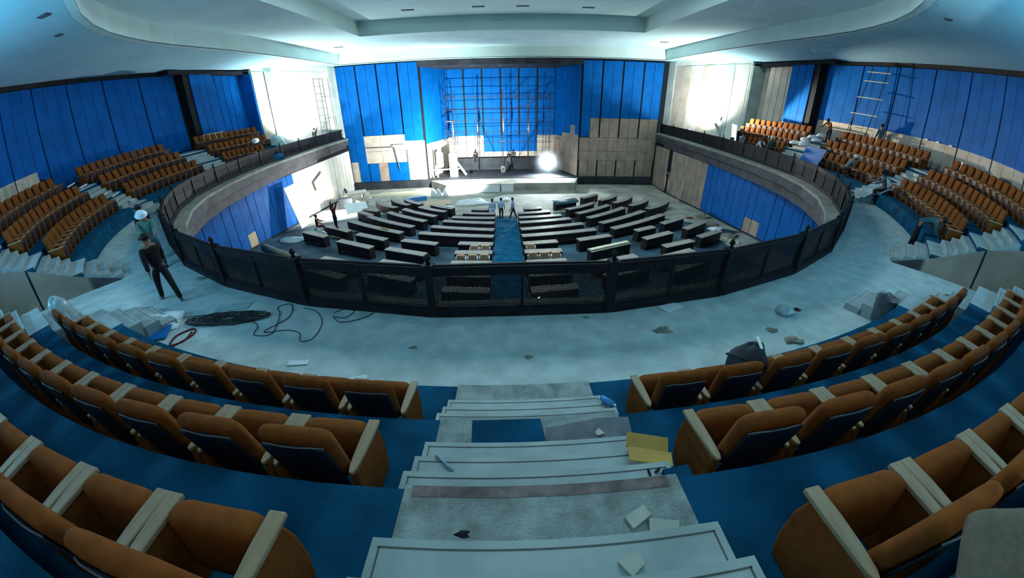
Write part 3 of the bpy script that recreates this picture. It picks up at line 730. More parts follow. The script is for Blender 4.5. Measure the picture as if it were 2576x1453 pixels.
for s in (-1, 1):
    sd = 'left' if s < 0 else 'right'
    for row in range(3):
        x0 = 1.17
        R = RS[row]; a = math.degrees(math.asin((x0 + .31) / R)); st = math.degrees(.65 / R)
        k = 0
        while a < 22.9 and k < (11 if row < 2 else 8):
            chair(R, s * a, ZT[row], 'orange folding chair, %s from the centre steps, %s row, %s front block' % (ORD[k], ROWW[row], sd), 'chairs in the %s front block' % sd)
            a += st; k += 1
    for nm, a0, a1, cnts, far in (('near side block', 43.7, 65.9, (12, 13, 13), 'entrance passage'), ('far side block', 71.1, 90.9, (12, 12, 13), 'near side block'), ('block by the stage', 97.6, 112.6, (9, 11, 11), 'far side block')):
        for row in range(3):
            cnt = cnts[row]; R = RS[row]; a1_ = 109.0 if (row == 0 and a0 > 97) else a1; st = (a1_ - a0) / cnt; sx = min(1.0, st * D2R * R / .652)
            for k in range(cnt):
                chair(R, s * (a0 + st * (k + .5)), ZT[row], 'orange chair, %s from the %s, %s row, %s %s' % (ORD[k], far, ROWW[row], sd, nm), 'chairs in the %s %s' % (sd, nm), sx)

# ================================================================== DESKS in the lower hall
def desk(x0, y0, x1, y1, sag, label, group=None, end=True, depth=.5, hgt=.78, topm='desk_top'):
    mx, my = (x0 + x1) / 2, (y0 + y1) / 2; L = math.hypot(x1 - x0, y1 - y0); rz = math.atan2(y1 - y0, x1 - x0)
    z = ZF(my)
    r = empty('desk', (mx, my, z), rz, label, 'desk', group)
    N = 1 if sag == 0 else 6
    def curve(t): return (L * (t - .5), -sag * (1 - (2 * t - 1) ** 2))
    def band(y0_, y1_, z0, z1, m, name, inset=0):
        b = MB(); vs = []; fs = []
        for i in range(N + 1):
            t = lerp(inset / L, 1 - inset / L, i / N); px, py = curve(t)
            vs += [(px, py + y0_, z0), (px, py + y1_, z0), (px, py + y1_, z1), (px, py + y0_, z1)]
        fs = [(0, 3, 2, 1), tuple(4 * N + k for k in range(4))] + [(4 * i + k, 4 * i + (k + 1) % 4, 4 * i + 4 + (k + 1) % 4, 4 * i + 4 + k) for i in range(N) for k in range(4)]
        return b.add(vs, fs).obj(name, m, r)
    band(-depth / 2, depth / 2, hgt - .045, hgt, topm, 'desk_top')
    band(depth / 2 - .08, depth / 2 - .04, .02, hgt - .045, 'desk_dark', 'front_panel', .04)
    band(-depth / 2 + .03, -depth / 2 + .06, .22, hgt - .045, 'desk_dark', 'apron', .04)
    for e in (0, 1):
        px, py = curve(e); px += .03 * (1 if e == 0 else -1)
        MB().box((px, py, (hgt - .045) / 2 + .0), (.04, depth - .08, hgt - .05)).obj('end_panel', 'desk_dark', r)
    return r
rows = [(6.75, 1.35, 2.75, 6.95), (5.3, .88, 3.3, 5.75), (4.0, .86, 4.0, 4.5), (2.65, .86, 4.5, 3.45), (1.0, .86, 5.1, 2.05), (-.45, .86, 5.65, .62), (-2.0, .86, 2.85, -1.7), (-3.4, .86, 2.88, -3.25), (-5.0, .86, 2.9, -4.8), (-6.5, .86, 2.9, -6.3), (-8.1, .86, 2.9, -7.9)]
rn = ['front', 'second', 'third', 'fourth', 'fifth', 'sixth', 'seventh', 'eighth', 'ninth', 'tenth', 'eleventh']
def desk_pair(x0, y0, x1, y1, sag, words, grp):
    desk(-x1, y1, -x0, y0, sag, words % 'left', grp); desk(x0, y0, x1, y1, sag, words % 'right', grp)
for k, (ya, xa, xb, yb) in enumerate(rows):
    desk_pair(xa, ya, xb, yb, .10 if k < 6 else 0, 'long dark desk in the %s row, %%s of the blue aisle runner' % rn[k], 'desks beside the centre aisle')
wing = [(4.3, 7.55, 6.3, 9.0, 'topmost'), (4.8, 6.55, 7.2, 8.3, 'second'), (5.35, 5.2, 8.4, 7.6, 'third'), (5.9, 3.9, 9.4, 6.65, 'fourth'), (6.5, 2.5, 10.6, 5.45, 'fifth'), (6.95, 1.15, 11.75, 4.35, 'sixth and longest')]
for k, (xa, ya, xb, yb, wd) in enumerate(wing):
    desk(-xb, yb, -xa, ya, .12, '%s desk from the stage in the left middle wing of the hall' % wd, 'desks in the middle wings')
    if k > 0: desk(xa, ya, xb, yb, .12, '%s desk from the stage in the right middle wing of the hall' % wd, 'desks in the middle wings')
out_ = [(6.85, 10.9, 8.5, 12.4, .12), (8.3, 9.95, 10.25, 12.1, .22), (9.3, 9.05, 11.7, 11.9, .3), (10.4, 8.0, 13.0, 11.1, .4), (11.5, 6.95, 14.9, 10.9, .5)]
for k, (xa, ya, xb, yb, sg) in enumerate(out_):
    desk(xa, ya, xb, yb, sg, '%s curved desk from the stage in the right outer wing' % ORD[k], 'curved desks in the outer wings')
for k, (xa, ya, xb, yb, sg) in enumerate(((7.4, 9.8, 9.3, 12.0, .2), (8.45, 9.7, 10.65, 12.4, .28), (9.4, 8.9, 12.0, 12.0, .35))):
    desk(-xb, yb, -xa, ya, sg, '%s curved desk from the stage in the left outer wing' % ORD[k], 'curved desks in the outer wings')
small = [(-12.05, 8.47, -10.55, 7.55, 'small dark desk beside the lit white board, farther one'), (-12.09, 7.41, -10.65, 6.2, 'small dark desk beside the lit white board, nearer one'),
    (-12.94, 3.22, -10.8, 1.85, 'dark desk with a worker standing on it'), (-14.17, 2.06, -12.02, .78, 'leftmost short dark desk near the left wall'),
    (-9.85, .89, -7.55, -.41, 'short dark desk behind the longest left desk'), (-10.6, -.42, -8.0, -1.85, 'short dark desk left of the rear desks, farther from the aisle'),
    (-6.93, -2.28, -4.49, -3.39, 'short dark desk close to the railing left of the aisle chairs'), (-6.39, -.79, -4.14, -1.63, 'short dark desk one row beyond the desk left of aisle chairs'),
    (8.29, .41, 9.83, 1.21, 'short dark desk behind the longest right desk'), (10.84, 2.19, 12.88, 3.52, 'short dark desk beside the right end of longest right desk'),
    (11.94, .9, 14.12, 2.46, 'short dark desk nearest the right blue wall boards'), (8.27, -1.25, 10.49, -.1, 'short dark desk in the right rear, second from railing'),
    (12.01, -.93, 14.0, .21, 'rightmost short dark desk near the strip of rubble'), (8.93, -2.72, 11.11, -1.8, 'short dark desk in the right rear, closest to the railing'),
    (4.14, -1.42, 6.28, -.67, 'short dark desk just beyond the desk carrying a pale board'), (4.41, -3.33, 6.95, -2.14, 'short dark desk carrying a pale board, right of aisle'),
    (4.07, 8.98, 6.02, 9.8, 'dark desk draped with a blue cloth at the front right')]
for x0, y0, x1, y1, lb in small: desk(x0, y0, x1, y1, 0, lb, 'short desks in the lower hall')
for k, (xa, ya) in enumerate(((4.3, -5.2), (4.4, -6.8), (7.9, -4.6), (8.0, -6.2))):
    desk_pair(xa, ya, xa + 2.4, ya + .9 + .1 * k, 0, 'dark desk seen through the lattice, %s from the aisle, %%s side' % ('first', 'second', 'third', 'fourth')[k], 'desks behind the lattice')
# leather chairs pushed under the rear desks beside the aisle
lc_seat = rounded_slab(.46, .44, .08).mesh('chair_back', 'leather_tan', True)
lc = empty('hall_chair', (0, 0, 0), 0, 'x', 'chair')
shared('backrest', lc_seat, lc, (0, 0, .62)); shared('seat', MB().box((0, .25, .42), (.46, .44, .09)).mesh('seat', 'leather_tan'), lc)
for sx in (-1, 1):
    shared('side_frame', MB().box((0, .1, .34), (.035, .50, .66)).mesh('side_frame', 'white_trim'), lc, (sx * .255, 0, 0))
first = True
for sd, x0, y0, cnt, sg in (('left', -.95, -3.85, 3, -1), ('right', .95, -3.7, 3, 1), ('left', -.95, -2.35, 2, -1), ('right', .95, -2.3, 1, 1)):
    for k in range(cnt):
        c = lc if first else copy_tree(lc); first = False
        x = x0 + sg * (.32 + k * .62)
        c.location = (x, y0, ZF(y0)); c.rotation_euler = (0, 0, .05 * sg)
        c['label'] = 'tan leather chair at the %s rear aisle desk %s, %s from the aisle' % (sd, 'nearest the railing' if y0 < -3 else 'one row ahead', ORD[k]); c['group'] = 'leather chairs at the aisle desks'
        if k % 3 == (0 if sd == 'left' else 5):
            pass
# ================================================================== LAMPS
def lamp(name, loc, aim, power, label, color=(1, 1, 1), cone=150, stand=1.2, size=(.34, .26), radius=.12, glow='lamp_glow', blend=.6):
    r = empty(name, (loc[0], loc[1], loc[2] - stand), 0, label, 'work light')
    d = (Vector(aim) - Vector(loc)).normalized(); q = d.to_track_quat('-Z', 'Y')
    head = MB().box((0, 0, .06), (size[0], size[1], .12)).obj('housing', 'black_metal', r); head.location = (0, 0, stand); head.rotation_mode = 'QUATERNION'; head.rotation_quaternion = q
    gl = MB().box((0, 0, -.006), (size[0] - .05, size[1] - .05, .012)).obj('lens', glow, head)
    b = MB()
    for k in range(3):
        a = 2 * PI * k / 3; b.tube([(0, 0, stand * .5), (.35 * math.cos(a), .35 * math.sin(a), 0)], .012, 6)
    b.tube([(0, 0, stand * .4), (0, 0, stand - .02)], .014, 6); b.obj('tripod', 'black_metal', r)
    l = bpy.data.lights.new(name, 'SPOT'); l.energy = power; l.color = color; l.spot_size = cone * D2R; l.spot_blend = blend; l.shadow_soft_size = radius
    lo = bpy.data.objects.new(name + '_light', l); COL.objects.link(lo); lo.parent = r
    lo.location = Vector((0, 0, stand)) + d * .05; lo.rotation_mode = 'QUATERNION'; lo.rotation_quaternion = q
    return r
lamp('floodlight', (5.3, 24.0, -3.4), (.5, 8.0, -8.6), 11000, 'glaring floodlight on a stand at the right of the stage', (.80, .95, 1.0), 125, 1.65, (.9, 1.5), .3)
lamp('floodlight', (-18.75, 12.2, .7), (-17.7, 15.0, 7.0), 6000, 'work light on the left balcony floor shining at the plaster wall', (.88, 1.0, .98), 160, .7, blend=.9)
lamp('floodlight', (18.35, 13.4, .7), (17.4, 16.0, 7.0), 5500, 'work light on the right balcony floor shining at the plaster wall', (.96, 1.0, .95), 160, .7, blend=.9)
lamp('floodlight', (18.05, 9.3, 2.4), (20.3, 5.2, 1.7), 5000, 'tall work light on the right balcony shining at the orange chairs', (1.0, .90, .70), 84, 2.4, blend=.4)
lamp('floodlight', (-13.4, 12.0, -4.3), (-18, 9.5, -4.6), 3600, 'work light in the lower left corner shining at the boards', (.95, 1.0, .97), 160, 1.3)
lamp('floodlight', (-3.4, 15.6, -3.2), (-6.0, 22.0, -1.6), 23000, 'work light above the rubbish pile in front of the stage', (.92, 1.0, .98), 155, 2.2, blend=1.0)
# ================================================================== PEOPLE
def skin_obj(name, verts, edges, rad, m, parent, root=0, sub=1):
    me = bpy.data.meshes.new(name); me.from_pydata([tuple(v) for v in verts], edges, []); me.materials.append(MATS[m])
    o = bpy.data.objects.new(name, me); COL.objects.link(o); o.parent = parent
    md = o.modifiers.new('skin', 'SKIN'); md.use_smooth_shade = True; md.branch_smoothing = .6
    sv = me.skin_vertices[0].data
    for i, r in enumerate(rad): sv[i].radius = r if isinstance(r, tuple) else (r, r); sv[i].use_root = (i == root)
    q = o.modifiers.new('sub', 'SUBSURF'); q.levels = sub; q.render_levels = sub
    return o
def person(loc, rz, label, jacket, trousers, shoes='bag_dark', head='hair', height=1.72, lean=.05, hip=None, legs=((.0, .0), (.0, .0)), arms=((.1, .12, .25), (.1, .12, .25)), headp=.1, side=0.0):
    r = empty('person', loc, rz, label, 'person')
    k = height / 1.72
    def leg(sx, f, kn, P):
        h = P + Vector((sx * .095, 0, -.03)); kne = h + Vector((sx * .01, math.sin(f), -math.cos(f))) * .43
        g = f - kn; an = kne + Vector((0, math.sin(g), -math.cos(g))) * .40
        to = an + Vector((sx * .02, .17 * math.cos(max(-.6, g * .4)), -.055)); return [h, kne, an, to]
    drop = min(leg(s_, f, kn, Vector((0, 0, 0)))[2].z for s_, (f, kn) in zip((-1, 1), legs))
    P = Vector((0, 0, (hip if hip is not None else -drop + .075)))
    T = Vector((side, math.sin(lean), math.cos(lean))).normalized(); Fd = Vector((0, math.cos(lean), -math.sin(lean)))
    waist = P + T * .17; chest = P + T * .36; neck = P + T * .51
    hd = neck + (Vector((0, math.sin(lean + headp), math.cos(lean + headp)))) * .135
    crown = hd + Vector((0, math.sin(lean + headp), math.cos(lean + headp))) * .07; Hf = Vector((0, math.cos(lean + headp), -math.sin(lean + headp)))
    A = []
    for s_, (f, ab_, el) in zip((-1, 1), arms):
        sh = chest + T * .10 + Vector((s_ * .185, 0, 0))
        d = Vector((s_ * math.sin(ab_), math.sin(f) * math.cos(ab_), -math.cos(f) * math.cos(ab_))); e = sh + d * .28
        g = f + el; d2 = Vector((s_ * math.sin(ab_) * .6, math.sin(g), -math.cos(g))).normalized(); w_ = e + d2 * .25
        A.append((sh, e, w_, d2))
    LG = [leg(s_, f, kn, P) for s_, (f, kn) in zip((-1, 1), legs)]
    S_ = lambda v: v * k
    # body
    V = [P, waist, chest, neck, hd, crown, hd + Hf * .115 - T * .01, hd + Vector((.092, 0, 0)), hd + Vector((-.092, 0, 0))]; Ed = [(0, 1), (1, 2), (2, 3), (3, 4), (4, 5), (4, 6), (4, 7), (4, 8)]; Rd = [.10, .10, .11, .062, .083, .075, .016, .018, .018]
    for sh, e, w_, d2 in A:
        b0 = len(V); V += [sh, e, w_, w_ + d2 * .07]; Ed += [(2, b0), (b0, b0 + 1), (b0 + 1, b0 + 2), (b0 + 2, b0 + 3)]; Rd += [.055, .042, .03, (.04, .02)]
        for q in range(5):
            off = Vector((0, .016 * (q - 1.5), 0)) + (Vector((0, .03, .0)) if q == 4 else Vector((0, 0, 0)))
            ln = (.07, .085, .08, .06, .045)[q]; b1 = len(V)
            V += [w_ + d2 * (.10 if q < 4 else .05) + off, w_ + d2 * ((.10 if q < 4 else .05) + ln) + off * 1.2 + Vector((0, 0, -.01))]; Ed += [(b0 + 3, b1), (b1, b1 + 1)]; Rd += [.0095, .008]
    for L_ in LG:
        b0 = len(V); V += L_[:3]; Ed += [(0, b0), (b0, b0 + 1), (b0 + 1, b0 + 2)]; Rd += [.07, .05, .04]
    skin_obj('body', [S_(v) for v in V], Ed, [tuple(q * k for q in r_) if isinstance(r_, tuple) else r_ * k for r_ in Rd], 'skin', r)
    # jacket
    V = [P - T * .10, waist, chest, neck - T * .01]; Ed = [(0, 1), (1, 2), (2, 3)]; Rd = [(.165, .125), (.16, .12), (.175, .125), .085]
    for sh, e, w_, d2 in A:
        b0 = len(V); V += [sh, e, w_ - d2 * .02]; Ed += [(2, b0), (b0, b0 + 1), (b0 + 1, b0 + 2)]; Rd += [.082, .062, .05]
    skin_obj('jacket', [S_(v) for v in V], Ed, [tuple(q * k for q in r_) if isinstance(r_, tuple) else r_ * k for r_ in Rd], jacket, r)
    # trousers
    V = [P + T * .08, P - Vector((0, 0, .05))]; Ed = [(0, 1)]; Rd = [(.16, .13), (.16, .13)]
    for L_ in LG:
        b0 = len(V); V += [L_[0] - Vector((0, 0, .06)), L_[1], L_[2]]; Ed += [(1, b0), (b0, b0 + 1), (b0 + 1, b0 + 2)]; Rd += [.098, .07, .056]
    skin_obj('trousers', [S_(v) for v in V], Ed, [tuple(q * k for q in r_) if isinstance(r_, tuple) else r_ * k for r_ in Rd], trousers, r)
    for L_ in LG: skin_obj('shoe', [S_(L_[2] - Vector((0, .03, .03))), S_(L_[3])], [(0, 1)], [.05, .038], shoes, r)
    axis = (crown - hd).normalized()
    if head == 'helmet':
        q = axis.to_track_quat('Z', 'Y').to_matrix().to_4x4()
        b = MB().lathe([(.17, -.005), (.172, .005), (.135, .02), (.128, .06), (.10, .10), (.05, .125), (.004, .13)], n=14)
        xform(b, Matrix.Translation(S_(hd + axis * .05)) @ q); b.obj('helmet', 'helmet_white', r, smooth=True)
    else:
        q = axis.to_track_quat('Z', 'Y').to_matrix().to_4x4()
        b = MB().lathe([(.096, -.03), (.106, .02), (.10, .065), (.075, .10), (.03, .118), (.004, .12)], n=12)
        xform(b, Matrix.Translation(S_(hd + axis * .025 - Hf * .018)) @ q); b.obj('hair', head, r, smooth=True)
    return r
def face(dx, dy): return math.atan2(dy, dx) - PI / 2     # local +y faces (dx,dy)
person((-7.95, -15.1, 0), face(-.81, .45), 'person in dark clothes walking along the left balcony walkway', 'cloth_black', 'cloth_black', 'cloth_grey', legs=((.42, .06), (-.42, .10)), arms=((-.35, .1, .3), (.4, .1, .4)), lean=.08)
person((-10.0, -13.15, 0), face(.6, -.8), 'person in white helmet and green jacket by the left railing', 'cloth_green', 'cloth_teal', head='helmet', headp=.5, arms=((.5, .05, .9), (.5, .05, .9)))
person((-10.72, -12.52, 0), face(.2, -1), 'person in black behind the helmeted person at the left railing', 'cloth_black', 'cloth_black', height=1.75, headp=.2)
person((13.0, -12.72, 0), face(.70, -.71), 'person bending over the blue carpet below right side seats', 'cloth_teal', 'cloth_black', legs=((.12, .1), (-.1, .05)), lean=1.25, arms=((.35, .1, .3), (.2, .1, .4)), headp=.1)
x_, y_ = ring(18.68, 66.0)
person((x_, y_, .55), face(-x_, -y_), 'person in dark clothes sitting on the right tier by plastic sheets', 'cloth_grey', 'cloth_black', hip=.30, legs=((1.2, 1.5), (1.1, 1.5)), lean=.4, arms=((.7, .1, .6), (.7, .1, .6)))
x_, y_ = ring(18.62, 77.6)
person((x_, y_, .55), face(x_, y_), 'person in pale helmet crouching at right far side block', 'cloth_grey', 'cloth_black', head='helmet', hip=.52, legs=((1.1, 1.7), (.6, 1.5)), lean=.6)
person((18.55, 3.2, 0), face(-.3, 1), 'person in dark jacket and white cap by the right railing', 'cloth_teal', 'cloth_black', head='cloth_white', height=1.78)
person((18.3, 4.4, 0), face(.2, -1), 'person in white clothes stooping by the right railing', 'cloth_white', 'cloth_white', lean=.75, arms=((.6, .1, .3), (.5, .1, .3)))
person((17.95, 5.75, 0), face(-1, -.2), 'person in grey leaning at the right railing', 'cloth_grey', 'cloth_bluegrey', lean=.15)
person((-18.75, 16.0, 0), face(.5, -1), 'dark silhouetted person raising an arm on the left balcony', 'cloth_black', 'cloth_black', arms=((2.3, .2, .4), (.2, .1, .3)))
person((-12.05, 2.72, ZF(2.6) + .785), face(.4, 1), 'person with both arms raised standing on a desk', 'cloth_red', 'cloth_navy', arms=((2.6, .35, .1), (2.7, .3, .2)), legs=((.05, 0), (-.06, 0)), lean=-.05)
person((-13.75, 3.2, ZF(3.2)), face(.9, .3), 'person in red sitting on a plastic covered stack at lower left', 'cloth_red', 'cloth_red', hip=.92, legs=((1.4, 1.2), (1.4, 1.3)), arms=((.6, .1, .8), (.5, .1, .8)))
person((-1.08, 6.1, ZF(6.1)), face(-.2, 1), 'leftmost of three people in pale shirts in the desk aisle', 'cloth_bluegrey', 'cloth_bluegrey')
person((-.42, 6.25, ZF(6.25)), face(.2, 1), 'middle of three people in pale shirts in the desk aisle', 'cloth_bluegrey', 'cloth_black', height=1.75)
person((.50, 6.2, ZF(6.2)), face(-1, .3), 'rightmost of three people in the desk aisle, striding', 'cloth_bluegrey', 'cloth_navy', height=1.8, legs=((.3, .05), (-.3, .1)))
person((-16.9, 16.6, ZF(16.6)), face(.3, -1), 'person bending by the lumber stack in the lower left corner', 'cloth_bluegrey', 'cloth_navy', lean=1.0, arms=((.5, .1, .3), (.5, .1, .3)))
person((-3.7, 26.6, -4.25), face(0, -1), 'dark person seated on the low block left on stage', 'cloth_black', 'cloth_black', hip=.75, legs=((1.4, 1.4), (1.4, 1.4)))
person((.62, 26.5, -4.25), face(-.3, -1), 'dark person seated on the low block at stage centre', 'cloth_black', 'cloth_grey', hip=.75, legs=((1.4, 1.4), (1.3, 1.4)), lean=.3)
person((-.33, 24.2, -5.06), face(.5, -1), 'person in pale grey crouching on the stage floor', 'cloth_grey', 'cloth_grey', hip=.42, legs=((1.5, 2.2), (1.3, 2.2)), lean=.5)
x_, y_ = ring(21.45, 93.6)
person((x_, y_, 1.75), face(-x_, -y_ - 4), 'person in orange jacket on the right scaffold by wall', 'cloth_orange', 'cloth_black', lean=.7, arms=((.6, .2, .6), (.6, .2, .6)))
x_, y_ = ring(22.3, 84.9)
person((x_, y_, 1.75), face(-x_, -y_), 'person in blue grey work clothes beside the right scaffold', 'cloth_teal', 'cloth_grey')

# ================================================================== SCAFFOLDS, LADDER
def pole(root, a, b, r=.03, m='scaffold_steel', name='pole'): return MB().tube([a, b], r, 6).obj(name, m, root)
sc = empty('stage_scaffold', (0, 0, 0), 0, 'tall scaffold of thin poles standing across the stage', 'scaffold')
XS = (-6.95, -6.0, -3.2, -.15, 2.9, 5.5)
for i, x in enumerate(XS):
    for y in (25.0, 26.2):
        top = 4.6 if i in (0, 1) else (4.2, 4.4, 4.0, 4.5)[i % 4]
        pole(sc, (x + random.uniform(-.05, .05), y, Z_ST), (x + random.uniform(-.08, .08), y, top))
for z in (3.75, 2.35, 1.0, -.35, -1.55):
    for y in (24.96, 26.24):
        dz = .12 if y > 25.5 else 0
        pole(sc, (-7.05, y, z + dz), (5.7, y, z + dz + random.uniform(-.1, .1)), .026)
    for x in XS: pole(sc, (x + .04, 24.8, z + .06), (x + .04, 26.4, z + .06), .024)
for x0, x1, z0, z1 in ((2.6, .3, -.2, -3.9), (-.1, 1.6, 2.2, 3.9), (2.6, 3.6, 1.6, 3.6), (-7.0, -4.8, .4, -2.6), (.2, 5.6, 1.9, 4.0), (-3.1, -1.6, -.3, -3.4)):
    pole(sc, (x0, 24.9, z0), (x1, 24.9, z1), .028)
for x, y, z, L in ((-6.45, 25.6, 1.08, 1.1), (-6.45, 25.3, -1.45, 1.1), (-.1, 25.6, -1.42, .5), (2.9, 25.6, .0, .35)):
    MB().box((x, y, z), (L, .24, .045)).obj('plank', 'plywood', sc)
for x, z0, z1 in ((-.1, -.3, 1.9), (2.9, -.4, .9), (-6.1, -.9, 1.2), (-3.15, -.2, .8)):   # cloth wraps tied to the poles
    b = MB().tube([(x, 24.92, z0), (x + .03, 24.92, lerp(z0, z1, .35)), (x, 24.92, z1)], [.04, .09, .03], 8); b.obj('cloth_wrap', 'brown_board', sc, smooth=True)
# rough post stack at the left edge of the stage
tp_ = empty('timber_post', (-7.9, 22.6, Z_ST), 0, 'rough timber prop with boards at left edge of stage', 'timber prop')
MB().box((0, 0, 1.5), (.16, .16, 3.0), ry=.02).obj('post', 'plywood', tp_); MB().box((-.7, 0, .55), (.12, .12, 1.6), ry=-.35).obj('brace', 'lumber', tp_); MB().box((.45, .1, 2.05), (.55, .06, 1.6)).obj('board', 'cream_plaster', tp_)
MB().box((.9, -.1, .95), (3.4, .1, .12)).obj('rail', 'lumber', tp_)
tb = tag(MB().box((-5.2, 22.9, -4.0), (.25, .08, 2.2), ry=-.6).obj('leaning_plank', 'lumber'), 'pale plank leaning diagonally on the left of the stage', 'plank')
wp = empty('upright_board', (-6.0, 22.7, Z_ST), .1, 'upright white panel standing behind the planks on stage', 'panel')
MB().box((0, 0, 1.35), (.95, .05, 2.7)).obj('sheet', 'white_sheet', wp); MB().box((0, .3, 1.1), (.06, .06, 2.3), rx=.25).obj('prop', 'lumber', wp)
# scaffold tower on the left plaster wall
lt = empty('wall_scaffold', (0, 0, 0), 0, 'thin ladder scaffold standing at the left plaster wall', 'scaffold')
pA, pB = Vector((-18.75, 17.7, 0)), Vector((-18.35, 18.95, 0))
for p in (pA, pB, pA + Vector((.5, .2, 0)), pB + Vector((.5, .2, 0))): pole(lt, p, p + Vector((0, 0, 6.35)), .022, 'scaffold_steel', 'upright')
for i in range(9): pole(lt, pA + Vector((0, 0, .7 + i * .7)), pB + Vector((0, 0, .7 + i * .7)), .018, 'scaffold_steel', 'rung')
for z in (2.5, 4.6): pole(lt, pA + Vector((.5, .2, z)), pB + Vector((.5, .2, z)), .018, 'scaffold_steel', 'rung')
# scaffold tower at the right wall
rs = empty('wall_scaffold', (0, 0, 0), 0, 'narrow scaffold tower leaning at the right blue wall', 'scaffold')
pr_ = [(*ring(21.9, 91.6), 1.75), (*ring(21.9, 87.3), 1.75), (*ring(22.3, 89.6), 6.75), (*ring(22.3, 86.4), 6.7)]
pole(rs, pr_[0], pr_[2], .028, 'black_metal', 'upright'); pole(rs, pr_[1], pr_[3], .028, 'black_metal', 'upright')
for t in (.25, .42, .62, .82, .93):
    a = Vector(pr_[0]).lerp(Vector(pr_[2]), t); b = Vector(pr_[1]).lerp(Vector(pr_[3]), t); d = (b - a) * .25
    MB().tube([a - d, b + d], .03, 6).obj('crossbar', 'lumber', rs)
MB().box(tuple((Vector(pr_[0]) + Vector(pr_[1])) / 2 + Vector((-.3, 0, .95))), (.45, 2.6, .05)).obj('plank', 'lumber', rs)

# ================================================================== PROPS: lower hall and stage
def thing_box(name, m, c, d, rz, label, cat, rx=0, ry=0, bevel=0, group=None):
    o = MB().box((0, 0, 0), d).obj(name, m, bevel=bevel); o.location = c; o.rotation_euler = (rx, ry, rz); return tag(o, label, cat, group)
def crumple(name, m, c, r, label, cat, sx=1, sy=1, sz=.5, seed=1, group=None, n_=14, amp=.25, rz=0):
    rnd = random.Random(seed); ph = [rnd.uniform(0, 6) for _ in range(6)]
    vs = []; fs = []; J = 8
    for j in range(J + 1):
        t = j / J * PI / 2
        for k in range(n_):
            a = 2 * PI * k / n_
            q = 1 + amp * (math.sin(3 * a + ph[0] + 2 * t) * .5 + math.sin(5 * a + ph[1]) * .35 * math.cos(t) + math.sin(7 * t + ph[2] + a) * .3)
            vs.append((r * sx * math.cos(t) * math.cos(a) * q, r * sy * math.cos(t) * math.sin(a) * q, r * sz * math.sin(t) * q))
    for j in range(J):
        for k in range(n_): fs.append((j * n_ + k, j * n_ + (k + 1) % n_, (j + 1) * n_ + (k + 1) % n_, (j + 1) * n_ + k))
    fs.append(tuple(range(n_ - 1, -1, -1)))
    o = MB().add(vs, fs).obj(name, m, smooth=True); o.location = c; o.rotation_euler = (0, 0, rz); return tag(o, label, cat, group)
# stage front steps and boards
for i, (x, wd_, lb) in enumerate(((-5.0, 2.6, 'left white cabinet carcass in front of the stage'), (-2.1, 3.0, 'wide brightly lit white cabinet carcass in front of stage'), (.2, 1.3, 'right white cabinet carcass in front of the stage'))):
    r = empty('cabinet', (x, 18.1, ZF(17.5)), 0, lb, 'cabinet', 'white cabinets before the stage')
    MB().box((0, 0, .45), (wd_, .6, .86)).obj('carcass', 'white_sheet', r); MB().box((0, -.02, .9), (wd_ + .06, .68, .04)).obj('top', 'lumber', r)
    for k in range(max(1, int(wd_ / .9))): MB().box((lerp(-wd_ / 2, wd_ / 2, (k + .5) / max(1, int(wd_ / .9))), -.31, .45), (wd_ / max(1, int(wd_ / .9)) - .04, .02, .78)).obj('door', 'white_sheet', r)
for i, (x, y, sd) in enumerate(((-7.5, 16.4, 3), (-6.9, 16.1, 4), (-6.2, 16.5, 5))):
    crumple('sack', 'white_sheet', (x, y, ZF(y)), .36, ('left', 'middle', 'right')[i] + ' of three white sacks standing before the stage', 'sack', .8, .7, 2.4, sd, 'white sacks before the stage', amp=.15)
for i, (x, y, r_, sz, sd, lb) in enumerate(((-3.1, 12.6, 1.25, .28, 11, 'broad low heap of white plastic sheeting in the bright light'), (-.4, 13.6, .7, .35, 12, 'right heap of white sheeting in the bright light'), (-5.2, 10.9, .5, .4, 13, 'small front heap of white sheeting by the desks'))):
    crumple('sheet_heap', 'white_sheet', (x, y, ZF(y)), r_, lb, 'sheeting', 1.2, .9, sz, sd, 'white sheeting heaps', 20, .35)
for i, (x, y, rz_, lb) in enumerate(((-7.1, 13.0, .25, 'left plywood sheet lying before the stage'), (-5.9, 13.3, .15, 'middle plywood sheet lying before the stage'), (-6.3, 11.9, .3, 'front plywood sheet lying near the left desks'))):
    thing_box('plywood_sheet', 'plywood', (x, y, ZF(y) + .03 + .03 * i), (1.25, 2.2, .025), rz_, lb, 'plywood', rx=-.055, group='plywood sheets on the floor')
thing_box('blue_box', 'blue_plastic', (-8.9, 14.6, ZF(14.6) + .22), (2.0, .5, .42), .35, 'long pale blue box lying in front of the stage', 'box', bevel=.03)
MB().box((0, 0, .225), (1.9, .4, .02)).obj('lid', 'paper', bpy.data.objects['blue_box'])
for k in range(7):
    thing_box('plank', 'lumber', (-12.6 + .25 * k, 17.6 + .25 * k, -5.86 + .06 * (k % 3)), (6.5 - .3 * k, .2, .05), .05 + .02 * k, 'long plank on the floor left of the stage, %s from the front' % ORD[k], 'plank', group='long planks on the floor')
for k in range(6):
    thing_box('board_stack', 'cream_plaster', (-15.6 + .15 * (k % 2), 15.4 + .1 * k, ZF(15.4) + .12 + .16 * k), (3.4 - .3 * k, 1.3, .13), .28 + .03 * (k % 3), '%s board from the bottom of the lit stack at lower left' % ORD[k], 'board', group='stacked boards at lower left')
r = empty('white_board', (-16.85, 6.6, ZF(6.6)), 0, 'large bright white board leaning on the lower left wall', 'board')
MB().box((0, 0, 1.7), (.05, 1.7, 3.4), ry=-.2).obj('sheet', 'white_sheet', r); MB().box((.15, 0, .06), (.12, 2.0, .1)).obj('foot_batten', 'lumber', r)
r = empty('white_board', (-13.3, 9.9, ZF(9.9)), .5, 'tilted white board propped behind the small left desks', 'board')
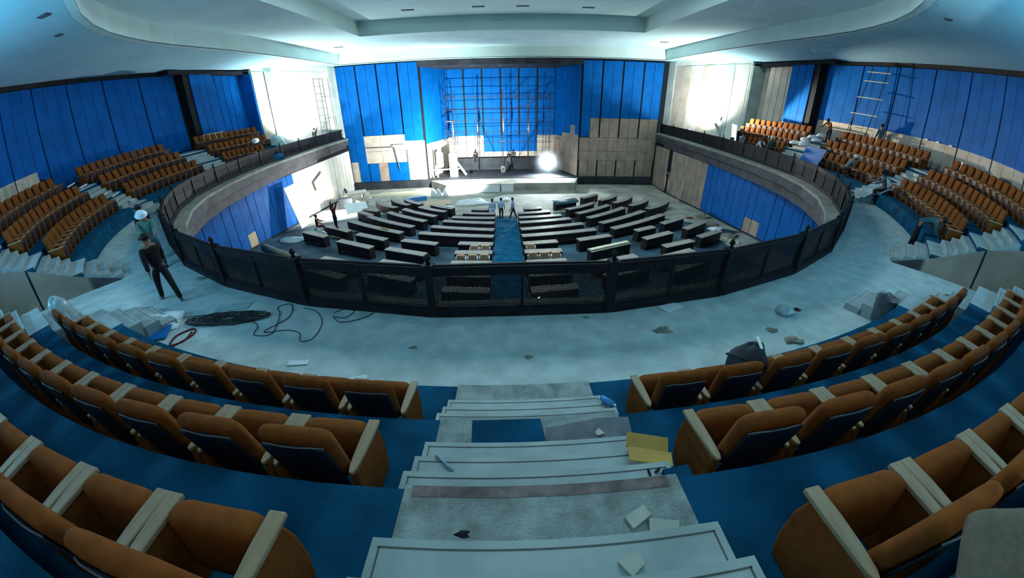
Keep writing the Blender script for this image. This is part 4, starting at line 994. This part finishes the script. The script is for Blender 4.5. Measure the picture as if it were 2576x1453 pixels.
MB().box((0, 0, .62), (1.9, 1.5, .04), rx=.35).obj('sheet', 'white_sheet', r)
for sx in (-.8, .8): MB().box((sx, .5, .4), (.05, .05, .8)).obj('leg', 'lumber', r)
thing_box('brown_crate', 'brown_board', (-13.9, 12.9 + .0, ZF(12.9) + .35), (1.1, .8, .7), .4, 'brown crate behind the tilted white board', 'crate', bevel=.02)
thing_box('foam_block', 'stage_dark', (-15.4, 12.6, ZF(12.6) + .5), (1.3, .9, 1.0), .3, 'dark block below the lit board stack at lower left', 'block', bevel=.03)
thing_box('plywood_offcut', 'brown_board', (-17.55, 12.6, -2.9), (.05, 2.2, 1.0), 0, 'brown plywood offcut leaning on the white lower left wall', 'plywood', rx=.28)
crumple('plastic_heap', 'clear_plastic', (-14.0, 3.3, ZF(3.3)), .6, 'heap of clear plastic under the seated person', 'plastic sheeting', 1.1, .9, 1.0, 21)
crumple('plastic_heap', 'clear_plastic', (-15.6, 2.6, ZF(2.6)), .8, 'crumpled clear plastic sheet by the lower left wall', 'plastic sheeting', 1.5, .8, .25, 22)
o = MB().tube([(-16.2, .1, ZF(0) + .35), (-14.5, -1.0, ZF(-1) + .3), (-12.8, -2.0, ZF(-2) + .28)], .26, 12).obj('carpet_roll', 'ledge', smooth=True); tag(o, 'grey carpet roll lying behind the left railing', 'carpet roll')
# cloth on the front right desk
def drape(u, v):
    x = lerp(-1.15, 1.15, u); y = lerp(-.42, .34, v); z = .81 + .05 * math.sin(6 * u + 2) * (v > .3) - (.18 if v < .12 else 0)
    return (x, y, z)
o = MB().sheet(16, 8, drape, .01).obj('blue_cloth', 'cloth_teal', smooth=True); o.location = (5.04, 9.39, ZF(9.39)); o.rotation_euler = (0, 0, .4); tag(o, 'teal blue cloth draped over the front right desk', 'cloth')
thing_box('pale_board', 'lumber', (5.68, -2.74, ZF(-2.74) + .83), (2.75, .26, .05), .44, 'pale narrow board lying on a desk right of aisle', 'board')
thing_box('yellow_strip', 'cardboard', (-8.3, 1.95, ZF(1.95) + .80), (.75, .12, .03), -.58, 'small yellow strip lying on the longest left desk', 'strip')
# right lower hall: doorway glow, poles, rubble
r = struct(empty('door_1', (17.5, 17.55, ZF(17.5))), 'bright open doorway in the lower right wall')
MB().box((.16, 0, 1.05), (.05, 1.25, 2.1)).obj('lit_opening', 'doorway_glow', r)
for sy in (-.68, .68): MB().box((.0, sy, 1.08), (.1, .1, 2.16)).obj('jamb', 'brown_board', r)
MB().box((0, 0, 2.2), (.1, 1.46, .1)).obj('lintel', 'brown_board', r)
l = bpy.data.lights.new('doorway', 'AREA'); l.shape = 'RECTANGLE'; l.size = 1.1; l.size_y = 2.0; l.energy = 60; l.color = (.92, .9, 1)
lo = bpy.data.objects.new('doorway_light', l); COL.objects.link(lo); lo.location = (17.55, 17.55, ZF(17.5) + 1.05); lo.rotation_euler = (0, PI / 2, 0)
for k, (x, y, x1, y1, z1) in enumerate(((16.5, 12.0, 17.2, 12.3, 2.9), (16.6, 12.6, 17.25, 12.8, 2.5))):
    o = MB().tube([(x, y, ZF(y)), (x1, y1, ZF(y) + z1)], .03, 6).obj('leaning_pole', 'lumber'); tag(o, ('taller' if k == 0 else 'shorter') + ' pale pole leaning on the brown lower right wall', 'pole', 'poles on the lower right wall')
for k, (x, y, r_, m, lb) in enumerate(((15.9, 4.5, .5, 'rubble', 'grey rubble heap beside the lower right wall, farther'), (15.5, 2.9, .45, 'white_sheet', 'white plastic bag of rubble by the lower right wall'), (15.6, 1.2, .5, 'rubble', 'grey rubble heap beside the lower right wall, nearer'), (16.3, 6.6, .55, 'rubble', 'low dusty heap at foot of the blue lower right boards'))):
    crumple('rubble_heap', m, (x, y, ZF(y)), r_, lb, 'rubble', 1.2, .9, .5, 30 + k, None, 14, .4)
crumple('red_bag', 'cloth_red', (16.1, 1.6, ZF(1.6)), .24, 'small dark red bag on the rubble strip', 'bag', 1, 1, .9, 41); crumple('red_bag', 'cloth_red', (15.1, 6.4, ZF(6.4)), .3, 'dark red cloth lying on a far right desk', 'cloth', 1.2, .8, .3, 42)
for k in range(3): thing_box('pale_block', 'lumber', (14.8 + .26 * k, .5 - .28 * k, ZF(.3) + .1), (.5, .25, .18), -.8, '%s of three pale blocks on the right rubble strip' % ('farthest', 'middle', 'nearest')[k], 'block', bevel=.01, group='pale blocks on the rubble strip')
# welding spark behind the lattice
o = MB().lathe([(.004, -.06), (.05, -.03), (.06, 0), (.05, .03), (.004, .06)], n=10).obj('welding_lamp', 'weld_spark', smooth=True); o.location = (1.12, -9.1, ZF(-9.1) + .85); tag(o, 'small glaring lamp on a desk behind the railing lattice', 'lamp')
l = bpy.data.lights.new('weld', 'POINT'); l.energy = 25; l.color = (.8, .92, 1); l.shadow_soft_size = .06
lo = bpy.data.objects.new('weld_light', l); COL.objects.link(lo); lo.parent = o; lo.location = (0, 0, .12)

# ================================================================== PROPS: balcony
# pipe sconce on the raw boards left of the stage
r = empty('wall_pipe', (-12.7, 21.7, -1.2), 0, 'grey pipe and conduit box on the raw boards left of stage', 'conduit')
MB().tube([(-3.4, 0, .05), (0, 0, .0), (.2, 0, -.1), (.55, 0, -2.6)], .05, 8).obj('pipe', 'scaffold_grey', r); MB().box((.75, -.05, .15), (1.3, .12, .16)).obj('box', 'white_sheet', r)
# left balcony clutter
crumple('plastic_dome', 'clear_plastic', (-19.55, 10.4, 0), .95, 'large rounded heap of clear plastic on the left balcony', 'plastic sheeting', .9, 1.1, 1.75, 51, None, 18, .1)
x_, y_ = ring(18.9, 103); crumple('tool_heap', 'bag_dark', (x_, -y_ * -1, 0), .6, 'x', 'x', 1, 1, .7, 52) if False else None
for k, (a, R, m, r_, lb) in enumerate(((-102.5, 18.75, 'bag_dark', .40, 'dark bundle on the left front row near the stage'), (-105.5, 18.9, 'white_sheet', .35, 'pale bag beside the dark bundle near left chairs'), (-107.8, 19.25, 'bag_dark', .40, 'dark coat heaped on the leftmost chairs by the stage'))):
    x_, y_ = ring(R, a); crumple('bundle', m, (x_, y_, .55), r_, lb, 'bundle', 1.1, .8, 1.2, 60 + k)
x_, y_ = ring(19.0, -106.3); o = MB().tube([(-.45, 0, 0), (.45, 0, .08)], .17, 10).obj('white_roll', 'white_sheet', smooth=True); o.location = (x_, y_, 1.75); o.rotation_euler = (0, .1, 1.9); tag(o, 'white paper roll on top of the left chairs by stage', 'roll')
# left aisle: pale strips, plastic on stairs
for k, (a, R, z) in enumerate(((-67.2, 21.0, 2.05), (-68.0, 20.6, 1.85), (-67.3, 19.6, 1.30), (-68.3, 19.3, 1.15), (-68.6, 18.7, .75))):
    x_, y_ = ring(R, a); thing_box('metal_strip', 'white_trim', (x_, y_, z), (1.1 if k < 4 else .5, .07, .05), a * D2R + .25, '%s shiny strip up the left side stairs, counted from top' % ORD[k], 'strip', group='shiny strips on left side stairs')
crumple('dark_figure_bag', 'cloth_black', (*ring(22.2, -66.5), 1.75), .35, 'black bag standing by the left blue wall', 'bag', .8, .8, 2.4, 71)
# right balcony clutter
x0, y0 = ring(18.72, 87.6)
r = empty('blue_board', (x0, y0, .0), 87.6 * D2R + PI, 'large square blue board leaning on the right front chairs', 'board')
MB().box((0, -.05, 1.1), (1.75, .05, 1.05), rx=-.35).obj('sheet', 'blue_board', r); MB().box((0, .2, .82), (1.6, .06, .06)).obj('batten', 'lumber', r)
x0, y0 = 18.3, 7.6
r = empty('white_board', (x0, y0, 0), 1.2, 'bright white board standing behind the right railing', 'board'); MB().box((0, 0, 1.05), (1.9, .06, 2.1), rx=-.1).obj('sheet', 'white_sheet', r); MB().box((0, .25, .9), (.06, .06, 1.8), rx=.2).obj('prop', 'lumber', r)
thing_box('slanted_plank', 'ledge', (18.2, 9.6, 1.2), (.22, 2.6, .06), 0, 'grey plank slanting up beside the right white board', 'plank', rx=.62)
for k, (x, y, r_, m, lb) in enumerate(((18.25, 8.9, .5, 'white_sheet', 'white plastic bundle behind the right railing near the plank'), (18.3, 6.4, .45, 'blue_plastic', 'blue plastic bundle behind the right railing'), (18.6, 5.2, .55, 'white_sheet', 'white plastic bundle below the stooping person'), (18.4, 11.4, .5, 'cloth_grey', 'grey bundle behind the right railing near the stage'), (18.4, 10.3, .42, 'bag_dark', 'dark boxy bundle behind the right railing near the stage'))):
    crumple('bundle', m, (x, y, 0), r_, lb, 'bundle', 1, .9, 1.3, 80 + k)
crumple('red_cloth', 'cloth_red', (17.95, 6.35, 0), .22, 'small red cloth behind the right railing', 'cloth', 1, 1, 1.4, 91)
for k, (a, R, z) in enumerate(((94.0, 21.0, 2.1), (94.8, 20.6, 1.95), (95.6, 20.3, 1.75), (93.4, 20.5, 1.8), (94.6, 20.0, 1.6), (96.4, 19.8, 1.45), (93.8, 19.7, 1.45))):
    crumple('white_sack', 'white_sheet', (*ring(R, a), z), .34, '%s white sack heaped on the right stairs by the stage block' % ORD[k], 'sack', 1.2, .8, .6, 100 + k, 'white sacks on the right stairs', 12, .12)
crumple('blue_sack', 'blue_plastic', (*ring(21.4, 97.0), 1.75), .3, 'pale blue sack above the white sacks on right stairs', 'sack', 1, .8, .9, 110)
for k in range(5):
    x_, y_ = ring(19.3 + .12 * k, 98.2 + .9 * k); thing_box('timber_offcut', 'ledge', (x_, y_, .62 + .08 * k), (1.5, .1, .05), 1.0 + .15 * k, '%s grey offcut in the pile below the lit orange chairs' % ORD[k], 'offcut', ry=.1 * k - .2, group='grey offcuts on the right tier')
# plastic sheeting on the right aisle stairs
def sheetfn(a0, a1, Ra, Rb, z0, z1, seed):
    rnd = random.Random(seed); p = [rnd.uniform(0, 6) for _ in range(4)]
    def f(u, v):
        a = lerp(a0, a1, u); R = lerp(Ra, Rb, v); x, y = ring(R, a)
        return (x, y, lerp(z0, z1, v) + .07 * math.sin(9 * u + p[0] + 5 * v) + .05 * math.sin(17 * v + p[1] + 6 * u) + .08)
    return f
o = MB().sheet(18, 16, sheetfn(65.2, 69.6, 17.7, 19.3, .15, 1.0, 3), .008).obj('plastic_sheet', 'clear_plastic', smooth=True); tag(o, 'pale plastic sheet crumpled down the right side stairs', 'plastic sheeting')
for k, (a, R, z) in enumerate(((62.5, 22.3, 1.75), (58.5, 22.5, 1.75), (48.5, 22.5, 1.75), (66.8, 22.4, 1.75))):
    thing_box('pale_box', ('clear_plastic', 'cloth_grey', 'paper', 'clear_plastic')[k], (*ring(R, a), z + .42), (.55, .35, .85), a * D2R, '%s pale box against the right wall behind the last row, from stage' % ORD[(1, 2, 3, 0)[k]], 'box', bevel=.02, group='boxes along the right wall')
# fixings along the top of the raw strip on the right wall
for k, a in enumerate((77.3, 75.0, 72.3)):
    thing_box('wall_socket', 'white_trim', (*ring(22.86, a), 3.12), (.22, .06, .06), a * D2R, '%s white fixing on the raw strip of the right wall' % ('left', 'middle', 'right')[k], 'fixing', group='white fixings on the right wall')

# ---- foreground floor
def flat_poly(name, m, pts, z, th, label, cat, group=None):
    return tag(MB().prism(pts, z, z + th).obj(name, m), label, cat, group)
flat_poly('paper_sheet', 'paper', [(2.80, -15.81), (2.95, -16.05), (3.36, -15.84), (3.19, -15.67)], .004, .012, 'white sheet lying on the walkway beside the railing', 'sheet')
for k, (x, y, w1, h1, rz_, m, lb) in enumerate(((-6.05, -15.45, .75, .28, .15, 'clear_plastic', 'pale plastic scrap behind the cable coil'), (-8.9, -15.9, .35, .2, .4, 'paper', 'small paper scrap left of the walking person'), (-2.55, -17.75, .5, .2, .3, 'paper', 'torn paper by the left front row chairs'), (-3.6, -17.3, .35, .12, .1, 'paper', 'pale paper strip lying before the left front row'), (-.85, -18.1, .28, .1, 0, 'paper', 'white scrap near the top of the centre steps'))):
    thing_box('paper_scrap', m, (x, y, .012), (w1, h1, .012), rz_, lb, 'scrap', group='paper scraps on the walkway')
for k, (x, y, r_, lb) in enumerate(((4.9, -17.1, .14, 'dark dusty clod right of the white sheet, larger'), (4.7, -16.75, .09, 'dark dusty clod right of the white sheet, smaller'), (-1.75, -16.9, .05, 'small clod left of the walkway centre'), (.15, -17.2, .05, 'small yellowish clod on the walkway centre'), (-8.0, -14.0, .1, 'dark clod behind the walking person by railing'), (1.3, -16.1, .05, 'yellowish clod close under the railing centre'), (2.6, -16.6, .12, 'twisted dark twig scrap below the white sheet'))):
    crumple('clod', 'rubble', (x, y, 0), r_, lb, 'clod', 1.3, .8, .35, 120 + k, 'clods on the walkway', 10, .5)
crumple('white_bag', 'clear_plastic', (5.35, -16.2, 0), .2, 'small clear plastic bag on the right walkway', 'plastic bag', 1, .8, .8, 131); crumple('red_scrap', 'cloth_red', (5.75, -16.1, 0), .07, 'tiny red scrap beside the clear plastic bag', 'scrap', 1, 1, .5, 132)
def cable(name, pts, r_, label, cat='cable', m='cable'):
    return tag(MB().tube(pts, r_, 5).obj(name, m, smooth=True), label, cat)
rnd = random.Random(5); pts = []
for i in range(420):
    t = i / 420 * 2 * PI * 16; rr_ = .42 + .25 * math.sin(i * .31) + rnd.uniform(-.04, .04)
    pts.append((-5.85 + 1.25 * rr_ * math.cos(t) * 1.1, -15.95 + .30 * rr_ * 1.3 * math.sin(t + .4), .012 + .045 * abs(math.sin(i * .7))))
cable('cable_coil', pts, .009, 'flattened coil of dark cable on the left walkway')
def loopy(p, n_=20): 
    out = []
    for i in range(len(p) - 1):
        p0, p1, p2, p3 = p[max(i - 1, 0)], p[i], p[i + 1], p[min(i + 2, len(p) - 1)]
        for k in range(n_):
            t = k / n_; out.append(tuple(.5 * ((2 * p1[q]) + (-p0[q] + p2[q]) * t + (2 * p0[q] - 5 * p1[q] + 4 * p2[q] - p3[q]) * t * t + (-p0[q] + 3 * p1[q] - 3 * p2[q] + p3[q]) * t ** 3) for q in (0, 1)) + (.010,))
    return out
cable('loose_cable', loopy([(-5.3, -16.0), (-5.0, -16.2), (-4.9, -16.5), (-4.55, -16.45), (-4.75, -15.8), (-4.95, -15.5), (-4.7, -15.4), (-4.5, -15.9), (-4.75, -16.4), (-4.3, -16.35), (-4.0, -16.45), (-3.85, -16.7), (-3.65, -16.6), (-3.7, -16.1), (-4.0, -15.7), (-4.35, -15.55)]), .008, 'loose looping cable between the coil and the railing')
cable('loose_cable', loopy([(-3.6, -15.75), (-3.4, -15.6), (-3.2, -15.7), (-3.3, -15.95), (-3.55, -15.9), (-3.3, -16.1), (-2.9, -15.95), (-2.75, -15.7)]), .008, 'short loop of cable lying close to the railing')
cable('loose_cable', loopy([(-8.6, -15.6), (-8.0, -16.0), (-7.6, -15.6), (-7.2, -15.9), (-6.6, -15.8), (-6.3, -16.0)]), .007, 'cable trailing left from the coil past the walking person')
cable('red_hose', loopy([(-6.75, -16.85), (-6.45, -16.9), (-6.25, -16.5), (-6.4, -16.3), (-6.6, -16.55), (-6.5, -16.85), (-6.3, -16.7), (-6.35, -16.4)]), .022, 'small coil of red and white hose on the walkway', 'hose', 'cloth_red')
# left foreground bags
crumple('plastic_sheet', 'clear_plastic', (*ring(18.2, -27.5), 0), .75, 'crumpled plastic sheet at the left end of front row', 'plastic sheeting', 1.4, .7, .35, 141)
crumple('plastic_sheet', 'paper', (*ring(17.7, -24.8), 0), .5, 'crumpled pale sheet by the left walkway steps', 'plastic sheeting', 1.2, .8, .3, 142)
thing_box('blue_mat', 'blue_board', (*ring(18.0, -23.4), .06), (.6, .5, .02), .4, 'blue mat on the left walkway steps', 'mat', rx=.1)
r_, a_ = 20.5, -27.3
o = crumple('plastic_bag', 'clear_plastic', (*ring(19.15, -27.6), .5), .38, 'stuffed clear plastic bag beside the left front rows', 'plastic bag', .9, .8, 1.7, 143, None, 14, .12)
x_, y_ = ring(20.6, -30.5)
r = empty('dark_sofa', (x_, y_, 0), -30.5 * D2R + PI + .35, 'dark rolled mattress with grey edge at the left frame edge', 'mattress')
MB().tube([(-1.1, 0, .55), (1.0, 0, .62)], [.52, .55], 16).obj('roll', 'bag_dark', r, smooth=True); MB().tube([(-1.1, .1, 1.06), (1.0, .1, 1.16)], .06, 8).obj('grey_edge', 'cloth_grey', r, smooth=True)
# right front-row bag and bin
x_, y_ = ring(19.02, 7.6)
r = empty('backpack', (x_, y_, .55 + .56), .3, 'dark grey bag with a pale strap lying on right front row', 'bag')
bo = crumple('body', 'bag_dark', (0, 0, 0), .25, 'x', 'x', 1.15, .7, 1.05, 77, None, 16, .12); bo.parent = r
for key in ('label', 'category'): del bo[key]
MB().tube([(-.2, -.1, .18), (-.32, -.06, .24), (-.34, .04, .2), (-.22, .08, .14)], .014, 6).obj('handle', 'bag_dark', r, smooth=True); MB().box((.06, -.03, .285), (.03, .2, .012), rz=-.6, rx=.1).obj('strap', 'white_sheet', r)
x_, y_ = ring(18.2, 23.6)
r = empty('bucket', (x_, y_, .05), 0, 'grey bucket standing at right end of the front row', 'bucket'); MB().lathe([(.16, 0), (.21, .5), (.225, .52), (.19, .5), (.14, .05)], n=16).obj('shell', 'cloth_grey', r, smooth=True); MB().tube([(.21, 0, .5), (0, .03, .62), (-.21, 0, .5)], .008, 6).obj('handle', 'black_metal', r)
# centre aisle litter
def aisle_quad(name, m, pts, z, th, label, cat): return flat_poly(name, m, pts, z, th, label, cat)
aisle_quad('blue_mat', 'blue_carpet', [(-.51, -19.53), (-.50, -19.80), (.13, -19.80), (.10, -19.53)], ZT[1] + .006, .008, 'square blue carpet piece on the centre landing', 'mat')
aisle_quad('grey_mat', 'cloth_grey', [(.14, -19.64), (.13, -19.80), (.88, -19.81), (.90, -19.56), (.62, -19.55)], ZT[1] + .006, .008, 'grey ribbed mat on the centre landing beside the blue piece', 'mat')
struct(MB().sector(RT[2] - .02, RT[2] + .05, -2.1, 2.1, ZT[2] + .004, ZT[2] + .009).obj('trim_red', 'red_strip'), 'worn dark red strip at landing edge')
aisle_quad('carpet_fold', 'blue_carpet', [(.80, -20.45), (.82, -20.58), (.98, -20.56), (.98, -20.43)], 1.6, .05, 'rolled blue carpet corner at the right edge of steps', 'carpet')
r = empty('cardboard_box', (.80, -20.2, 1.45), -.28, 'flattened yellow cardboard lying against the right row end', 'cardboard')
MB().box((0, .06, .085), (.30, .115, .008), rx=.35).obj('flap', 'cardboard', r); MB().box((.02, -.06, .085), (.30, .13, .008), rx=-.12).obj('flap', 'cardboard', r)
for nm, pts, z, lb in (('tile_chip', [(.43, -20.81), (.46, -20.88), (.58, -20.81), (.55, -20.75)], ZT[2] + .008, 'square pale tile on the bare landing'), ('tile_chip', [(.56, -20.83), (.54, -20.91), (.70, -20.91), (.72, -20.86)], ZT[2] + .008, 'oblong pale tile beside the square tile on landing'), ('tile_chip', [(.30, -21.10), (.35, -21.17), (.42, -21.12), (.40, -21.06)], ZT[2] + .152, 'pale tile piece on the step nearest the camera'), ('tile_chip', [(.56, -19.72), (.57, -19.76), (.64, -19.74), (.60, -19.68)], ZT[1] + .016, 'small pale chip on the grey mat')):
    flat_poly(nm, 'tile_chip', pts, z, .022 if 'chip' not in lb else .012, lb, 'tile', 'tile pieces on the centre steps')
o = MB().tube([(-.72, -20.12, 1.462), (-.58, -20.26, 1.462)], .010, 6).obj('metal_rod', 'cloth_bluegrey', smooth=True); tag(o, 'short blue grey rod lying on a centre step', 'rod')
r = empty('water_bottle', (.80, -19.03, .855), 0, 'small blue plastic bottle lying on a centre step', 'bottle')
MB().tube([(0, 0, .035), (.05, -.05, .035), (.10, -.10, .035), (.115, -.115, .035)], [.03, .035, .033, .014], 10).obj('body', 'blue_plastic', r, smooth=True); MB().tube([(.115, -.115, .035), (.13, -.13, .035)], .015, 8).obj('cap', 'white_sheet', r)
crumple('dark_tuft', 'cloth_black', (-.42, -20.93, ZT[2] + .15), .025, 'dark tuft on the edge of the nearest step', 'tuft', 1.4, .8, .3, 151, None, 10, .5)
for k, (x, y, lb) in enumerate(((.78, -20.43, 'larger dark splinter at the right of the third step'), (.72, -20.44, 'smaller dark splinter at the right of the third step'))):
    thing_box('splinter', 'cloth_black', (x, y, 1.612), (.05, .012, .012), .6 + k, lb, 'splinter')
# tan bundle by the camera, bottom right corner
b = rounded_slab(.50, .34, .16, -.02); xform(b, Matrix.Rotation(1.0, 4, 'X')); o = b.obj('fabric_bundle', 'tan_cloth', smooth=True, sub=1); o.location = (1.02, -21.86, 2.86); o.rotation_euler = (.1, -.35, .95); tag(o, 'plain tan padded fabric in the bottom right corner by chairs', 'fabric')

# lamp in the projection booth, shining up through the window on to the ceiling
l = bpy.data.lights.new('booth', 'SPOT'); l.energy = 6500; l.color = COOL; l.spot_size = 100 * D2R; l.spot_blend = .3; l.shadow_soft_size = .05
lo = bpy.data.objects.new('booth_lamp', l); COL.objects.link(lo); lo.location = (1.6, -24.6, 2.75)
lo.rotation_euler = (Vector((9, -14, 7.3)) - lo.location).to_track_quat('-Z', 'Y').to_euler()

# scatter ball added for the floodlight's glow: lens glow and dust haze together
hm = bpy.data.materials.new('dust_glow'); hm.use_nodes = True; nt = hm.node_tree; nt.nodes.remove(nt.nodes['Principled BSDF'])
vsn = nt.nodes.new('ShaderNodeVolumeScatter'); vsn.inputs['Anisotropy'].default_value = .5; vsn.inputs['Color'].default_value = (.8, .93, 1, 1)
tcn = nt.nodes.new('ShaderNodeTexCoord'); mpn = nt.nodes.new('ShaderNodeMapping'); mpn.inputs['Scale'].default_value = (1 / 3.4, 1 / 3.4, 1 / 3.4)
grn = nt.nodes.new('ShaderNodeTexGradient'); grn.gradient_type = 'SPHERICAL'; mun = nt.nodes.new('ShaderNodeMath'); mun.operation = 'POWER'; mun.inputs[1].default_value = 3.0
mu2 = nt.nodes.new('ShaderNodeMath'); mu2.operation = 'MULTIPLY'; mu2.inputs[1].default_value = .16
nt.links.new(tcn.outputs['Object'], mpn.inputs[0]); nt.links.new(mpn.outputs[0], grn.inputs[0]); nt.links.new(grn.outputs['Fac'], mun.inputs[0]); nt.links.new(mun.outputs[0], mu2.inputs[0]); nt.links.new(mu2.outputs[0], vsn.inputs['Density'])
nt.links.new(vsn.outputs[0], nt.nodes['Material Output'].inputs['Volume']); MATS['dust_glow'] = hm
hz_ = MB().lathe([(.05, -1.6), (3.0, -1.55), (3.35, 0), (3.0, 1.6), (1.9, 2.8), (.05, 3.3)], n=20).obj('dust_glow', 'dust_glow'); hz_.location = (5.25, 23.8, -3.35); tag(hz_, 'added ball of lens glow and thin dust haze around the stage floodlight', 'haze', kind='stuff')
S.cycles.volume_bounces = 0; S.cycles.volume_step_rate = 2.0
